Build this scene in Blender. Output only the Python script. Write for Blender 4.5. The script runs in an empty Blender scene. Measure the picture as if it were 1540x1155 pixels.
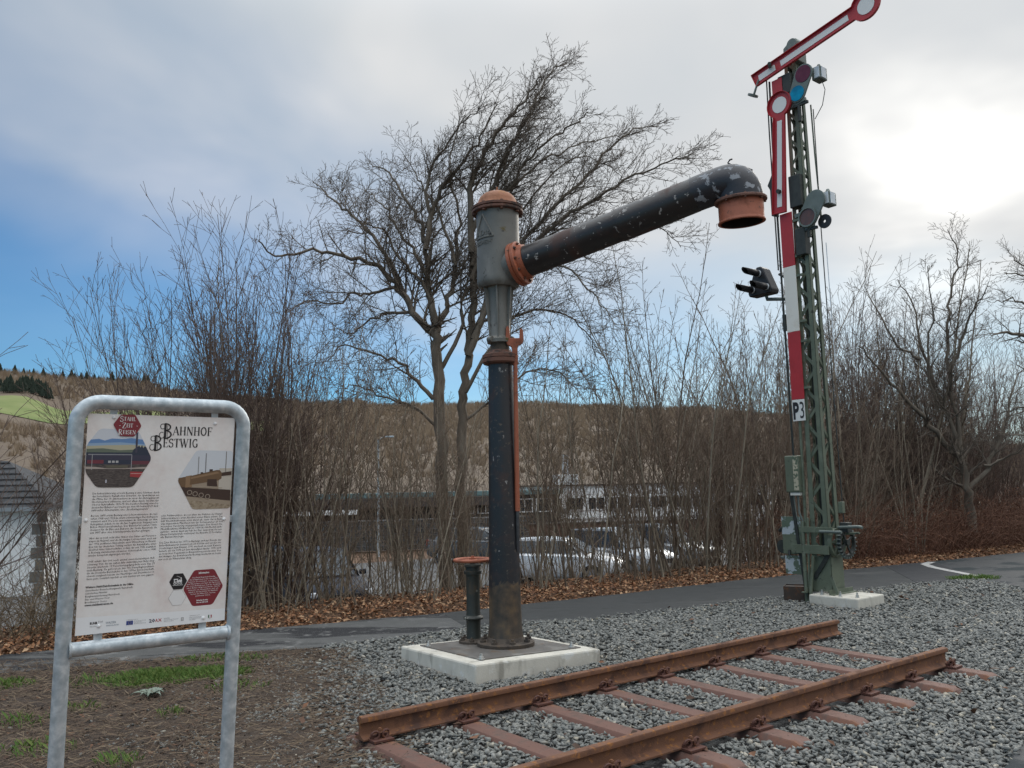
import bpy, bmesh, math, random
import numpy as np
from math import sin, cos, pi, radians, sqrt, atan2
from mathutils import Matrix, Vector

scene = bpy.context.scene
C = scene.collection

# ------------------------------------------------------------------ camera
CAM = Vector((0, 0, 1.651))
FPX = 1238.0                       # focal length in photo pixels (1540 wide)
CR = Vector((0.99977, 0.00273, -0.02126)); CF = Vector((0.0, 0.99189, 0.12711)); CU = Vector((0.02143, -0.12708, 0.99166))
cd = bpy.data.cameras.new('camera'); cam = bpy.data.objects.new('camera', cd); C.objects.link(cam)
cam.matrix_world = Matrix(((CR.x, CU.x, -CF.x, CAM.x), (CR.y, CU.y, -CF.y, CAM.y), (CR.z, CU.z, -CF.z, CAM.z), (0, 0, 0, 1)))
cd.sensor_fit = 'HORIZONTAL'; cd.sensor_width = 36.0; cd.lens = 36.0 * FPX / 1540.0
cd.clip_start = 0.05; cd.clip_end = 5000
scene.camera = cam

# ------------------------------------------------------------------ sky, sun, exposure
SUN_AZ, SUN_EL = radians(30.4), radians(23.5)
SUN = Vector((sin(SUN_AZ) * cos(SUN_EL), cos(SUN_AZ) * cos(SUN_EL), sin(SUN_EL)))
w = bpy.data.worlds.new('World'); scene.world = w; w.use_nodes = True
nt = w.node_tree; nt.nodes.clear()
def N(tree, typ, **kw):
    n = tree.nodes.new(typ)
    for k, v in kw.items():
        if hasattr(n, k): setattr(n, k, v)
        else: n.inputs[k].default_value = v
    return n
def L(tree, a, b): tree.links.new(a, b)
def M1(tree, op, a, b=None, clamp=False):
    n = tree.nodes.new('ShaderNodeMath'); n.operation = op; n.use_clamp = clamp
    for i, s in enumerate((a, b)):
        if s is None: continue
        if isinstance(s, (int, float)): n.inputs[i].default_value = s
        else: tree.links.new(s, n.inputs[i])
    return n.outputs[0]
def MIX(tree, fac, a, b, mode='MIX'):
    n = tree.nodes.new('ShaderNodeMix'); n.data_type = 'RGBA'; n.blend_type = mode
    for i, s in ((0, fac), (6, a), (7, b)):
        if isinstance(s, (int, float)): n.inputs[i].default_value = s
        elif isinstance(s, tuple): n.inputs[i].default_value = (s[0], s[1], s[2], 1)
        else: tree.links.new(s, n.inputs[i])
    return n.outputs[2]
def RAMP(tree, fac, stops, interp='LINEAR'):
    n = tree.nodes.new('ShaderNodeValToRGB'); cr = n.color_ramp; cr.interpolation = interp
    while len(cr.elements) < len(stops): cr.elements.new(0.5)
    for e, (p, c) in zip(cr.elements, stops):
        e.position = p; e.color = (c, c, c, 1) if isinstance(c, (int, float)) else (c[0], c[1], c[2], 1)
    tree.links.new(fac, n.inputs[0]); return n.outputs[0]

tc = N(nt, 'ShaderNodeTexCoord')
sky = N(nt, 'ShaderNodeTexSky', sky_type='NISHITA', sun_disc=False, sun_elevation=SUN_EL, sun_rotation=SUN_AZ,
        altitude=300.0, air_density=1.0, dust_density=0.6, ozone_density=1.5)
nrm = N(nt, 'ShaderNodeVectorMath', operation='NORMALIZE'); L(nt, tc.outputs['Generated'], nrm.inputs[0])
sep = N(nt, 'ShaderNodeSeparateXYZ'); L(nt, nrm.outputs[0], sep.inputs[0])
el = M1(nt, 'MAXIMUM', sep.outputs[2], 0.0)
den = M1(nt, 'ADD', el, 0.22)
cx = M1(nt, 'DIVIDE', sep.outputs[0], den); cy = M1(nt, 'DIVIDE', sep.outputs[1], den)
cmb = N(nt, 'ShaderNodeCombineXYZ'); L(nt, cx, cmb.inputs[0]); L(nt, cy, cmb.inputs[1])
n1 = N(nt, 'ShaderNodeTexNoise', Scale=0.85, Detail=2.0, Roughness=0.45, Distortion=0.3); L(nt, cmb.outputs[0], n1.inputs['Vector'])
n2 = N(nt, 'ShaderNodeTexNoise', Scale=1.5, Detail=4.0, Roughness=0.5, Distortion=0.3); L(nt, cmb.outputs[0], n2.inputs['Vector'])
# cloud deck: closed overhead, opening towards the horizon, more so away from the sun
sd = N(nt, 'ShaderNodeVectorMath', operation='DOT_PRODUCT'); L(nt, nrm.outputs[0], sd.inputs[0]); sd.inputs[1].default_value = SUN
sdv = sd.outputs['Value']
gap = M1(nt, 'ADD', M1(nt, 'MULTIPLY', el, 2.3), M1(nt, 'MULTIPLY', sep.outputs[0], 0.95))
gap = M1(nt, 'ADD', gap, M1(nt, 'MULTIPLY', n1.outputs[0], 0.75))
gap = M1(nt, 'ADD', gap, M1(nt, 'MULTIPLY', n2.outputs[0], 0.28))
cover = RAMP(nt, M1(nt, 'MULTIPLY', gap, 0.5), [(0.25, 0.10), (0.40, 0.34), (0.475, 0.58), (0.60, 0.76), (0.74, 1.0)], 'EASE')
body = RAMP(nt, n2.outputs[0], [(0.32, (2.95, 3.42, 3.85)), (0.50, (3.9, 4.12, 4.32)), (0.66, (4.9, 4.9, 4.9))])
glow = M1(nt, 'POWER', M1(nt, 'MAXIMUM', sdv, 0.0), 8.0)
body = MIX(nt, M1(nt, 'MULTIPLY', glow, 0.65, True), body, (4.9, 4.88, 4.85))
# overcast luminance rises towards the zenith, steepened above the frame as added fill light
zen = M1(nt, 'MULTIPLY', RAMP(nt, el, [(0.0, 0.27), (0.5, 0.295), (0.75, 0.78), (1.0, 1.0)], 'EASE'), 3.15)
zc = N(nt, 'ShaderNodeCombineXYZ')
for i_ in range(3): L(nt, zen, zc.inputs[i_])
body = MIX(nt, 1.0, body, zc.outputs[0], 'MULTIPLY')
core = M1(nt, 'POWER', M1(nt, 'MAXIMUM', M1(nt, 'MINIMUM', M1(nt, 'ADD', sdv, M1(nt, 'MULTIPLY', M1(nt, 'SUBTRACT', n2.outputs[0], 0.55), 0.11)), 1.0), 0.0), 110.0)
core = M1(nt, 'MULTIPLY', core, 0.85)
body = MIX(nt, core, body, (7.6, 7.5, 7.2))
blue = MIX(nt, 1.0, sky.outputs[0], (0.22, 0.47, 0.66), 'MULTIPLY')
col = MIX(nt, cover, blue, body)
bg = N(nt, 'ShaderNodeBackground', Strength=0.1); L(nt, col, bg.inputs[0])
w.cycles.sampling_method = 'MANUAL'; w.cycles.sample_map_resolution = 256
wo = N(nt, 'ShaderNodeOutputWorld'); L(nt, bg.outputs[0], wo.inputs[0])
ld = bpy.data.lights.new('sun', 'SUN'); ld.energy = 0.75; ld.angle = radians(28); ld.color = (1.0, 0.95, 0.87)
sun = bpy.data.objects.new('sun', ld); C.objects.link(sun); sun.rotation_euler = SUN.to_track_quat('Z', 'Y').to_euler()
scene.view_settings.view_transform = 'Standard'; scene.view_settings.look = 'None'
scene.view_settings.exposure = 0.80; scene.view_settings.gamma = 1.0; scene.view_settings.use_curve_mapping = False
scene.render.engine = 'CYCLES'; scene.cycles.max_bounces = 3; scene.cycles.diffuse_bounces = 2; scene.cycles.transparent_max_bounces = 8

# ------------------------------------------------------------------ helpers
def at(x, y, Y):
    """world point seen at photo pixel (x, y) at distance Y along the view axis' ground direction"""
    d = CF + CR * ((x - 770) / FPX) - CU * ((y - 577.5) / FPX)
    return CAM + d * (Y / d.y)

class MB:
    def __init__(s): s.v = []; s.f = []
    def add(s, vs, fs):
        o = len(s.v); s.v += [tuple(v) for v in vs]; s.f += [tuple(i + o for i in f) for f in fs]; return s
    def box(s, c, size, M=None):
        x, y, z = size[0] / 2, size[1] / 2, size[2] / 2
        vs = [Vector((i * x, j * y, k * z)) for k in (-1, 1) for j in (-1, 1) for i in (-1, 1)]
        if M is not None: vs = [M @ v for v in vs]
        vs = [v + Vector(c) for v in vs]
        return s.add(vs, [(0, 2, 3, 1), (4, 5, 7, 6), (0, 1, 5, 4), (1, 3, 7, 5), (3, 2, 6, 7), (2, 0, 4, 6)])
    def bar(s, a, b, wd, th, side=(0, 1, 0)):
        """flat bar from a to b; th measured along side"""
        a = Vector(a); b = Vector(b); d = b - a; l = d.length; d.normalize()
        sd = Vector(side); sd = sd - d * sd.dot(d)
        if sd.length < 1e-4: sd = d.orthogonal()
        sd.normalize(); up = d.cross(sd)
        M = Matrix((d, sd, up)).transposed()
        return s.box((a + b) / 2, (l, th, wd), M)
    def tube(s, pts, r, n=10, cap=True):
        pts = [Vector(p) for p in pts]; k = len(pts)
        rs = r if isinstance(r, (list, tuple)) else [r] * k
        t0 = (pts[1] - pts[0]).normalized(); nn = t0.orthogonal().normalized(); vs = []
        for i, p in enumerate(pts):
            t = (pts[min(i + 1, k - 1)] - pts[max(i - 1, 0)]).normalized()
            nn = (nn - t * nn.dot(t)).normalized(); b = t.cross(nn)
            vs += [p + (nn * cos(2 * pi * j / n) + b * sin(2 * pi * j / n)) * rs[i] for j in range(n)]
        fs = [(i * n + j, i * n + (j + 1) % n, (i + 1) * n + (j + 1) % n, (i + 1) * n + j) for i in range(k - 1) for j in range(n)]
        if cap: fs += [tuple(range(n - 1, -1, -1)), tuple((k - 1) * n + j for j in range(n))]
        return s.add(vs, fs)
    def lathe(s, prof, n=24, M=None, sx=1.0, sy=1.0):
        vs = []
        for (r, z) in prof:
            vs += [Vector((r * cos(2 * pi * j / n) * sx, r * sin(2 * pi * j / n) * sy, z)) for j in range(n)]
        if M is not None: vs = [M @ v for v in vs]
        k = len(prof)
        fs = [(i * n + j, i * n + (j + 1) % n, (i + 1) * n + (j + 1) % n, (i + 1) * n + j) for i in range(k - 1) for j in range(n)]
        fs += [tuple(range(n - 1, -1, -1)), tuple((k - 1) * n + j for j in range(n))]
        return s.add(vs, fs)
    def prism(s, poly, y0, y1, M=None):
        """polygon in XZ pushed from y0 to y1"""
        n = len(poly)
        vs = [Vector((p[0], y0, p[1])) for p in poly] + [Vector((p[0], y1, p[1])) for p in poly]
        if M is not None: vs = [M @ v for v in vs]
        return s.add(vs, [tuple(range(n)), tuple(range(2 * n - 1, n - 1, -1))] + [(j, n + j, n + (j + 1) % n, (j + 1) % n) for j in range(n)])
    def flat(s, poly, y):
        return s.add([(p[0], y, p[1]) for p in poly], [tuple(range(len(poly)))])
    def obj(s, name, mat, parent=None, smooth=None, bevel=0, M=None):
        me = bpy.data.meshes.new(name); me.from_pydata(s.v, [], s.f)
        bm = bmesh.new(); bm.from_mesh(me); bmesh.ops.recalc_face_normals(bm, faces=bm.faces); bm.to_mesh(me); bm.free()
        return link(name, me, mat, parent, smooth, bevel, M)

def link(name, me, mat, parent=None, smooth=None, bevel=0, M=None):
    o = bpy.data.objects.new(name, me); C.objects.link(o)
    if mat is not None and me is not None and not me.materials: me.materials.append(mat)
    if smooth is not None:
        me.shade_smooth()
        if smooth < 180: me.set_sharp_from_angle(angle=radians(smooth))
    if bevel:
        b = o.modifiers.new('bevel', 'BEVEL'); b.width = bevel; b.segments = 2; b.limit_method = 'ANGLE'; b.angle_limit = radians(40)
    if parent: o.parent = parent
    if M is not None: o.matrix_local = M
    return o

def npmesh(name, V, F3=None, F4=None):
    """big mesh straight from numpy arrays"""
    me = bpy.data.meshes.new(name); V = np.asarray(V, np.float32)
    parts = []; starts = []; pos = 0
    if F4 is not None and len(F4): parts.append(np.asarray(F4, np.int32).ravel()); starts.append(np.arange(len(F4)) * 4); pos = len(F4) * 4
    if F3 is not None and len(F3): parts.append(np.asarray(F3, np.int32).ravel()); starts.append(pos + np.arange(len(F3)) * 3)
    li = np.concatenate(parts); st = np.concatenate(starts).astype(np.int32)
    me.vertices.add(len(V)); me.vertices.foreach_set('co', V.ravel())
    me.loops.add(len(li)); me.loops.foreach_set('vertex_index', li)
    me.polygons.add(len(st)); me.polygons.foreach_set('loop_start', st)
    me.update(calc_edges=True); me.validate(); return me

def tag(o, label=None, cat=None, group=None, kind=None):
    if label: o['label'] = label
    if cat: o['category'] = cat
    if group: o['group'] = group
    if kind: o['kind'] = kind
    return o
def thing(name, label, cat, loc=(0, 0, 0), rotz=0, group=None, M=None):
    o = bpy.data.objects.new(name, None); C.objects.link(o); o.empty_display_size = 0.2
    if M is not None: o.matrix_world = M
    else: o.location = loc; o.rotation_euler = (0, 0, rotz)
    return tag(o, label, cat, group)
def copy_thing(root, loc, rotz, scale=1.0, label=None, group=None):
    r = root.copy(); C.objects.link(r); r.location = loc; r.rotation_euler = (0, 0, rotz); r.scale = (scale,) * 3
    if label: r['label'] = label
    if group: r['group'] = group
    for ch in root.children:
        c = ch.copy(); C.objects.link(c); c.parent = r
        for g in ch.children:
            e = g.copy(); C.objects.link(e); e.parent = c
    return r

# ------------------------------------------------------------------ materials
def newmat(name):
    m = bpy.data.materials.new(name); m.use_nodes = True; t = m.node_tree; t.nodes.clear()
    b = t.nodes.new('ShaderNodeBsdfPrincipled'); o = t.nodes.new('ShaderNodeOutputMaterial'); L(t, b.outputs[0], o.inputs[0])
    return m, t, b
def noise(t, vec, scale, detail=5.0, rough=0.55, dist=0.0):
    n = N(t, 'ShaderNodeTexNoise', Scale=float(scale), Detail=float(detail), Roughness=float(rough), Distortion=float(dist))
    if vec is not None: L(t, vec, n.inputs['Vector'])
    return n.outputs[0]
def bumpn(t, b, h, strength, dist=0.01):
    n = N(t, 'ShaderNodeBump', Strength=float(strength), Distance=float(dist)); L(t, h, n.inputs['Height']); L(t, n.outputs[0], b.inputs['Normal'])
def mat(name, cols, scale=4, rough=0.75, metal=0.0, bump=0.0, bscale=60, bdist=0.01, island=0.0, rvar=0.0, stretch=None, spec=None):
    """cols: colours blended by noise (and, with island, by a random value per loose piece)"""
    m, t, b = newmat(name)
    if isinstance(cols[0], (int, float)): cols = [cols]
    tcn = N(t, 'ShaderNodeTexCoord'); vec = tcn.outputs['Object']
    if stretch:
        mp = N(t, 'ShaderNodeMapping'); mp.inputs['Scale'].default_value = stretch; L(t, vec, mp.inputs[0]); vec = mp.outputs[0]
    if len(cols) == 1 and not bump and not island:
        b.inputs['Base Color'].default_value = (*cols[0], 1)
    else:
        f = noise(t, vec, scale)
        if island:
            g = N(t, 'ShaderNodeNewGeometry')
            f = M1(t, 'ADD', M1(t, 'MULTIPLY', f, 1 - island), M1(t, 'MULTIPLY', g.outputs['Random Per Island'], island))
        lo, hi = (0.3, 0.7) if not island else (0.3 * (1 - island), 1 - 0.3 * (1 - island))
        k = len(cols)
        stops = [(lo + (hi - lo) * i / max(1, k - 1), c) for i, c in enumerate(cols)]
        L(t, RAMP(t, f, stops), b.inputs['Base Color'])
    b.inputs['Roughness'].default_value = rough; b.inputs['Metallic'].default_value = metal
    if spec is not None: b.inputs['Specular IOR Level'].default_value = spec
    if rvar:
        L(t, M1(t, 'ADD', M1(t, 'MULTIPLY', noise(t, vec, scale * 2.3), rvar), rough - rvar / 2), b.inputs['Roughness'])
    if bump: bumpn(t, b, noise(t, vec, bscale, 6), bump, bdist)
    return m
def paint(name, base, layers, rough=0.5, metal=0.0, bump=0.25, bscale=30, var=0.25, vscale=6):
    """weathered paint: base colour with blotches; layers = (colour, noise scale, threshold, softness[, stretch])"""
    m, t, b = newmat(name); tcn = N(t, 'ShaderNodeTexCoord'); vec = tcn.outputs['Object']
    v = noise(t, vec, vscale, 6)
    col = MIX(t, v, tuple(c * (1 - var) for c in base), tuple(min(1, c * (1 + var)) for c in base))
    rg = None
    for i, ly in enumerate(layers):
        c, sc, th, so = ly[:4]; vv = vec
        mp = N(t, 'ShaderNodeMapping'); mp.inputs['Location'].default_value = (3.1 * i, 1.7 * i, 5.3 * i)
        mp.inputs['Scale'].default_value = ly[4] if len(ly) > 4 else (1, 1, 1)
        L(t, vv, mp.inputs[0])
        f = RAMP(t, noise(t, mp.outputs[0], sc, 9, 0.62, 0.3), [(th, 0.0), (min(1, th + so), 1.0)])
        col = MIX(t, f, col, c)
        rg = f if rg is None else M1(t, 'MAXIMUM', rg, f)
    L(t, col, b.inputs['Base Color']); b.inputs['Metallic'].default_value = metal
    if rg is not None: L(t, M1(t, 'ADD', M1(t, 'MULTIPLY', rg, 0.3), rough, True), b.inputs['Roughness'])
    else: b.inputs['Roughness'].default_value = rough
    h = noise(t, vec, bscale, 6)
    if rg is not None: h = M1(t, 'SUBTRACT', h, M1(t, 'MULTIPLY', rg, 0.5))
    bumpn(t, b, h, bump, 0.004)
    return m

MAT = {}
MAT['galv'] = mat('galvanised_steel', [(0.31, 0.36, 0.39), (0.42, 0.47, 0.50), (0.60, 0.64, 0.66)], 30, 0.42, 0.30, 0.12, 90, 0.002, rvar=0.25)
MAT['rust'] = paint('rail_rust', (0.135, 0.057, 0.028), [((0.075, 0.038, 0.027), 5, 0.49, 0.16), ((0.25, 0.105, 0.034), 22, 0.55, 0.10), ((0.14, 0.10, 0.07), 60, 0.68, 0.04)], 0.78, 0, 0.5, 120)
MAT['rust_sl'] = paint('sleeper_rust', (0.122, 0.056, 0.040), [((0.20, 0.088, 0.042), 3, 0.56, 0.15), ((0.105, 0.07, 0.058), 9, 0.52, 0.16), ((0.06, 0.04, 0.033), 30, 0.62, 0.08)], 0.72, 0, 0.35, 90)
MAT['rust_clip'] = paint('clip_rust', (0.085, 0.032, 0.022), [((0.16, 0.06, 0.025), 30, 0.55, 0.1)], 0.7, 0, 0.4, 150)
MAT['concrete'] = paint('cast_concrete', (0.55, 0.52, 0.45), [((0.32, 0.30, 0.255), 6, 0.54, 0.14, (1, 1, 0.25)), ((0.62, 0.61, 0.57), 11, 0.57, 0.12), ((0.2, 0.19, 0.17), 70, 0.69, 0.04)], 0.85, 0, 0.5, 60)
MAT['steel_plate'] = paint('grimy_plate', (0.115, 0.105, 0.095), [((0.19, 0.18, 0.165), 3, 0.52, 0.15), ((0.15, 0.095, 0.055), 6, 0.56, 0.15)], 0.55, 0.1, 0.3, 50)
MAT['bolt'] = mat('zinc_bolt', [(0.5, 0.5, 0.49), (0.65, 0.65, 0.63)], 60, 0.35, 0.8)
MAT['black_paint'] = paint('black_crane_paint', (0.016, 0.016, 0.019), [((0.05, 0.026, 0.020), 3.2, 0.55, 0.16), ((0.27, 0.26, 0.25), 15, 0.665, 0.02, (1, 1, 0.6)), ((0.09, 0.075, 0.06), 24, 0.60, 0.06)], 0.38, 0, 0.35, 40)
MAT['column_paint'] = paint('worn_column_paint', (0.016, 0.016, 0.019), [((0.05, 0.026, 0.020), 3.2, 0.55, 0.16), ((0.27, 0.26, 0.25), 15, 0.665, 0.02, (1, 1, 0.6)), ((0.09, 0.075, 0.06), 24, 0.60, 0.06)], 0.38, 0, 0.35, 40)
t_ = MAT['column_paint'].node_tree; b_ = t_.nodes['Principled BSDF']; tc_ = N(t_, 'ShaderNodeTexCoord'); sp_ = N(t_, 'ShaderNodeSeparateXYZ'); L(t_, tc_.outputs['Object'], sp_.inputs[0])
# paint worn off to bare dirty iron towards the foot, with a flaking border
f_ = M1(t_, 'ADD', sp_.outputs[2], M1(t_, 'MULTIPLY', M1(t_, 'SUBTRACT', noise(t_, tc_.outputs['Object'], 5, 8, 0.6, 0.4), 0.5), 1.1))
f_ = RAMP(t_, f_, [(0.60, 1.0), (0.66, 0.0)]); src_ = b_.inputs['Base Color'].links[0].from_socket
dirt_ = RAMP(t_, noise(t_, tc_.outputs['Object'], 9, 7), [(0.35, (0.035, 0.029, 0.024)), (0.52, (0.072, 0.052, 0.036)), (0.68, (0.125, 0.082, 0.045))])
L(t_, MIX(t_, f_, src_, dirt_), b_.inputs['Base Color'])
MAT['black_arm'] = paint('black_arm_paint', (0.022, 0.019, 0.019), [((0.058, 0.027, 0.020), 2.4, 0.52, 0.14), ((0.34, 0.32, 0.30), 13, 0.615, 0.03)], 0.40, 0, 0.35, 40)
MAT['elbow_paint'] = paint('peeling_elbow_paint', (0.022, 0.022, 0.028), [((0.27, 0.28, 0.30), 9, 0.55, 0.02)], 0.45, 0, 0.4, 40)
MAT['base_rust'] = paint('dirty_column_foot', (0.072, 0.054, 0.040), [((0.035, 0.030, 0.027), 7, 0.5, 0.18), ((0.12, 0.080, 0.048), 12, 0.58, 0.12)], 0.75, 0, 0.45, 50)
MAT['orange'] = paint('red_lead_paint', (0.33, 0.092, 0.043), [((0.17, 0.058, 0.032), 6, 0.50, 0.2), ((0.10, 0.05, 0.035), 22, 0.60, 0.08), ((0.50, 0.47, 0.43), 17, 0.70, 0.02)], 0.55, 0, 0.25, 50)
MAT['dome'] = paint('dome_rust_paint', (0.29, 0.105, 0.042), [((0.16, 0.07, 0.032), 5, 0.47, 0.2), ((0.34, 0.165, 0.065), 9, 0.57, 0.1), ((0.09, 0.05, 0.03), 25, 0.61, 0.07)], 0.6, 0, 0.25, 50)
MAT['rim'] = paint('rim_rust', (0.13, 0.055, 0.035), [((0.05, 0.035, 0.03), 9, 0.5, 0.12)], 0.65, 0, 0.35, 60)
MAT['cast'] = paint('grey_casting', (0.155, 0.150, 0.135), [((0.25, 0.245, 0.23), 4.5, 0.54, 0.2, (1, 1, 0.4)), ((0.13, 0.095, 0.025), 3.3, 0.64, 0.05), ((0.06, 0.055, 0.05), 12, 0.60, 0.10)], 0.5, 0.25, 0.3, 70)
MAT['lever_grey'] = mat('grip_grey', [(0.045, 0.047, 0.05), (0.08, 0.08, 0.085)], 20, 0.4, 0.3)
MAT['valve'] = paint('valve_paint', (0.028, 0.031, 0.026), [((0.075, 0.055, 0.035), 9, 0.54, 0.12), ((0.34, 0.33, 0.28), 13, 0.635, 0.02, (1, 1, 0.4))], 0.5, 0, 0.35, 60)
MAT['sig_green'] = paint('signal_green', (0.118, 0.140, 0.098), [((0.160, 0.182, 0.135), 6, 0.53, 0.14), ((0.055, 0.06, 0.047), 14, 0.60, 0.08)], 0.5, 0.1, 0.2, 60)
MAT['sig_grey'] = mat('signal_grey_green', [(0.11, 0.135, 0.12), (0.16, 0.185, 0.17)], 8, 0.5, 0.15, 0.15, 60)
MAT['sig_peel'] = paint('peeling_plate', (0.11, 0.145, 0.105), [((0.40, 0.44, 0.46), 8, 0.51, 0.015)], 0.45, 0.2, 0.3, 40)
MAT['sig_dark'] = mat('signal_dark', [(0.022, 0.026, 0.024), (0.045, 0.05, 0.045)], 12, 0.55, 0.2)
MAT['sig_red'] = paint('signal_red', (0.42, 0.028, 0.034), [((0.33, 0.02, 0.03), 5, 0.5, 0.3)], 0.42, 0, 0.08, 60, 0.1)
MAT['sig_white'] = paint('signal_white', (0.72, 0.71, 0.68), [((0.45, 0.41, 0.34), 9, 0.64, 0.12)], 0.45, 0, 0.08, 60, 0.06)
MAT['cream'] = paint('board_cream', (0.74, 0.71, 0.64), [((0.6, 0.55, 0.46), 4, 0.58, 0.2)], 0.5, 0, 0.08, 60, 0.05)
MAT['black'] = mat('matt_black', [(0.012, 0.012, 0.014), (0.025, 0.025, 0.028)], 14, 0.5)
MAT['ink'] = mat('printed_black', [(0.018, 0.016, 0.018)], rough=0.5)
MAT['glass_red'] = mat('red_lens', [(0.10, 0.012, 0.03), (0.14, 0.03, 0.05)], 9, 0.12)
MAT['glass_blue'] = mat('blue_lens', [(0.0, 0.10, 0.20), (0.0, 0.32, 0.52)], 5, 0.08)
MAT['lens_brown'] = mat('dark_lens', [(0.09, 0.06, 0.05), (0.16, 0.075, 0.055)], 14, 0.15)
MAT['clear'] = mat('lamp_window', [(0.55, 0.60, 0.64), (0.72, 0.75, 0.78)], 10, 0.15)
MAT['bark'] = mat('grey_bark', [(0.075, 0.060, 0.044), (0.135, 0.108, 0.082), (0.19, 0.16, 0.125)], 5, 0.9, 0, 0.6, 28, 0.02, stretch=(1, 1, 0.35))
MAT['twig'] = mat('grey_twig', [(0.085, 0.067, 0.052), (0.145, 0.115, 0.089)], 2.5, 0.85)
MAT['sap'] = mat('sapling_bark', [(0.17, 0.138, 0.100), (0.25, 0.207, 0.152), (0.33, 0.28, 0.21)], 3, 0.85, 0, 0.3, 40, 0.01)
MAT['sap_twig'] = mat('sapling_twig', [(0.125, 0.086, 0.060), (0.205, 0.150, 0.106)], 2, 0.85)
MAT['sap_b'] = mat('brown_sapling_bark', [(0.098, 0.071, 0.050), (0.155, 0.115, 0.081), (0.21, 0.16, 0.115)], 3, 0.85, 0, 0.3, 40, 0.01)
MAT['sap_twig_b'] = mat('brown_sapling_twig', [(0.115, 0.077, 0.054), (0.19, 0.133, 0.092)], 2, 0.85)
MAT['hazel'] = mat('purple_brown_bark', [(0.092, 0.065, 0.052), (0.15, 0.108, 0.082)], 3, 0.85)
MAT['hazel_twig'] = mat('purple_brown_twig', [(0.092, 0.062, 0.051), (0.15, 0.102, 0.078)], 2, 0.85)
# ------------------------------------------------------------------ ground, path, ballast
def sstep(a, b, x):
    t = np.clip((np.asarray(x, float) - a) / (b - a), 0, 1); return t * t * (3 - 2 * t)
def sdist(x, y): return (np.asarray(x) + 5.68) * -0.508 + (np.asarray(y) - 9.32) * 0.861
def vnoise(x, y, seed=0):
    """cheap smooth value noise"""
    x = np.asarray(x, float); y = np.asarray(y, float)
    def h(i, j):
        v = np.sin(i * 127.1 + j * 311.7 + seed * 74.7) * 43758.5453; return v - np.floor(v)
    i = np.floor(x); j = np.floor(y); u = x - i; v = y - j; u = u * u * (3 - 2 * u); v = v * v * (3 - 2 * v)
    return (h(i, j) * (1 - u) + h(i + 1, j) * u) * (1 - v) + (h(i, j + 1) * (1 - u) + h(i + 1, j + 1) * u) * v
def gz(x, y):
    s = sdist(x, y)
    return (-0.12 + 0.09 * sstep(0.0, 0.5, s) * (1 - sstep(1.6, 3, s)) * (0.6 + 0.8 * vnoise(np.asarray(x) * 1.1, np.asarray(y) * 1.1))
            - 1.33 * sstep(1.7, 6.0, s) + 0.03 * vnoise(np.asarray(x) * 0.7, np.asarray(y) * 0.7, 3))
def grid_obj(name, xs, ys, fz, m, smooth=True):
    X, Y = np.meshgrid(xs, ys); Z = fz(X, Y); V = np.stack([X, Y, Z], -1).reshape(-1, 3)
    nx, ny = len(xs), len(ys); i = (np.arange(ny - 1)[:, None] * nx + np.arange(nx - 1)[None]).ravel()
    me = npmesh(name, V, F4=np.stack([i, i + 1, i + nx + 1, i + nx], 1)); return link(name, me, m, smooth=180 if smooth else None)

MAT['soil'] = mat('dark_soil', [(0.030, 0.020, 0.014), (0.055, 0.038, 0.026), (0.085, 0.060, 0.042)], 7, 0.95, 0, 0.9, 45, 0.03)
MAT['bank'] = mat('leafy_bank_soil', [(0.075, 0.042, 0.024), (0.14, 0.075, 0.038)], 6, 0.95, 0, 0.8, 40, 0.03)
MAT['verge'] = mat('dry_grass_verge', [(0.17, 0.135, 0.06), (0.24, 0.20, 0.10), (0.13, 0.14, 0.06)], 1.3, 0.95, 0, 0.7, 12, 0.05)
MAT['lot'] = mat('parking_asphalt', [(0.085, 0.085, 0.086), (0.125, 0.124, 0.122)], 0.8, 0.9, 0, 0.2, 60, spec=.15)
MAT['asph_a'] = paint('old_path_asphalt', (0.105, 0.105, 0.102), [((0.038, 0.038, 0.04), 1.1, 0.48, 0.07, (0.45, 1.6, 1)), ((0.19, 0.187, 0.18), 4.5, 0.57, 0.10), ((0.30, 0.295, 0.28), 90, 0.62, 0.05)], 0.72, 0, 0.35, 160)
MAT['asph_b'] = paint('path_asphalt', (0.055, 0.057, 0.057), [((0.080, 0.080, 0.078), 1.4, 0.53, 0.10, (0.35, 1.6, 1)), ((0.04, 0.04, 0.041), 2.3, 0.60, 0.05, (0.5, 2.5, 1)), ((0.17, 0.17, 0.165), 100, 0.64, 0.05)], 0.75, 0, 0.35, 160)
MAT['asph_c'] = paint('fresh_path_asphalt', (0.046, 0.047, 0.05), [((0.06, 0.06, 0.06), 3, 0.55, 0.2)], 0.7, 0, 0.35, 160)
MAT['asph_d'] = paint('road_asphalt', (0.060, 0.062, 0.064), [((0.042, 0.049, 0.051), 0.6, 0.52, 0.04), ((0.16, 0.16, 0.155), 100, 0.64, 0.05)], 0.72, 0, 0.35, 160)

for k_ in 'abcd':
    MAT['asph_' + k_].node_tree.nodes['Principled BSDF'].inputs['Specular IOR Level'].default_value = 0.15
xs = np.concatenate([np.arange(-140, -12, 4.0), np.arange(-12, 24, 0.5), np.arange(24, 160, 4.0)])
ys = np.concatenate([np.arange(-12, 4, 2.0), np.arange(4, 30, 0.35), np.arange(30, 132, 3.0)])
tag(grid_obj('ground', xs, ys, gz, MAT['bank']), kind='structure')

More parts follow.
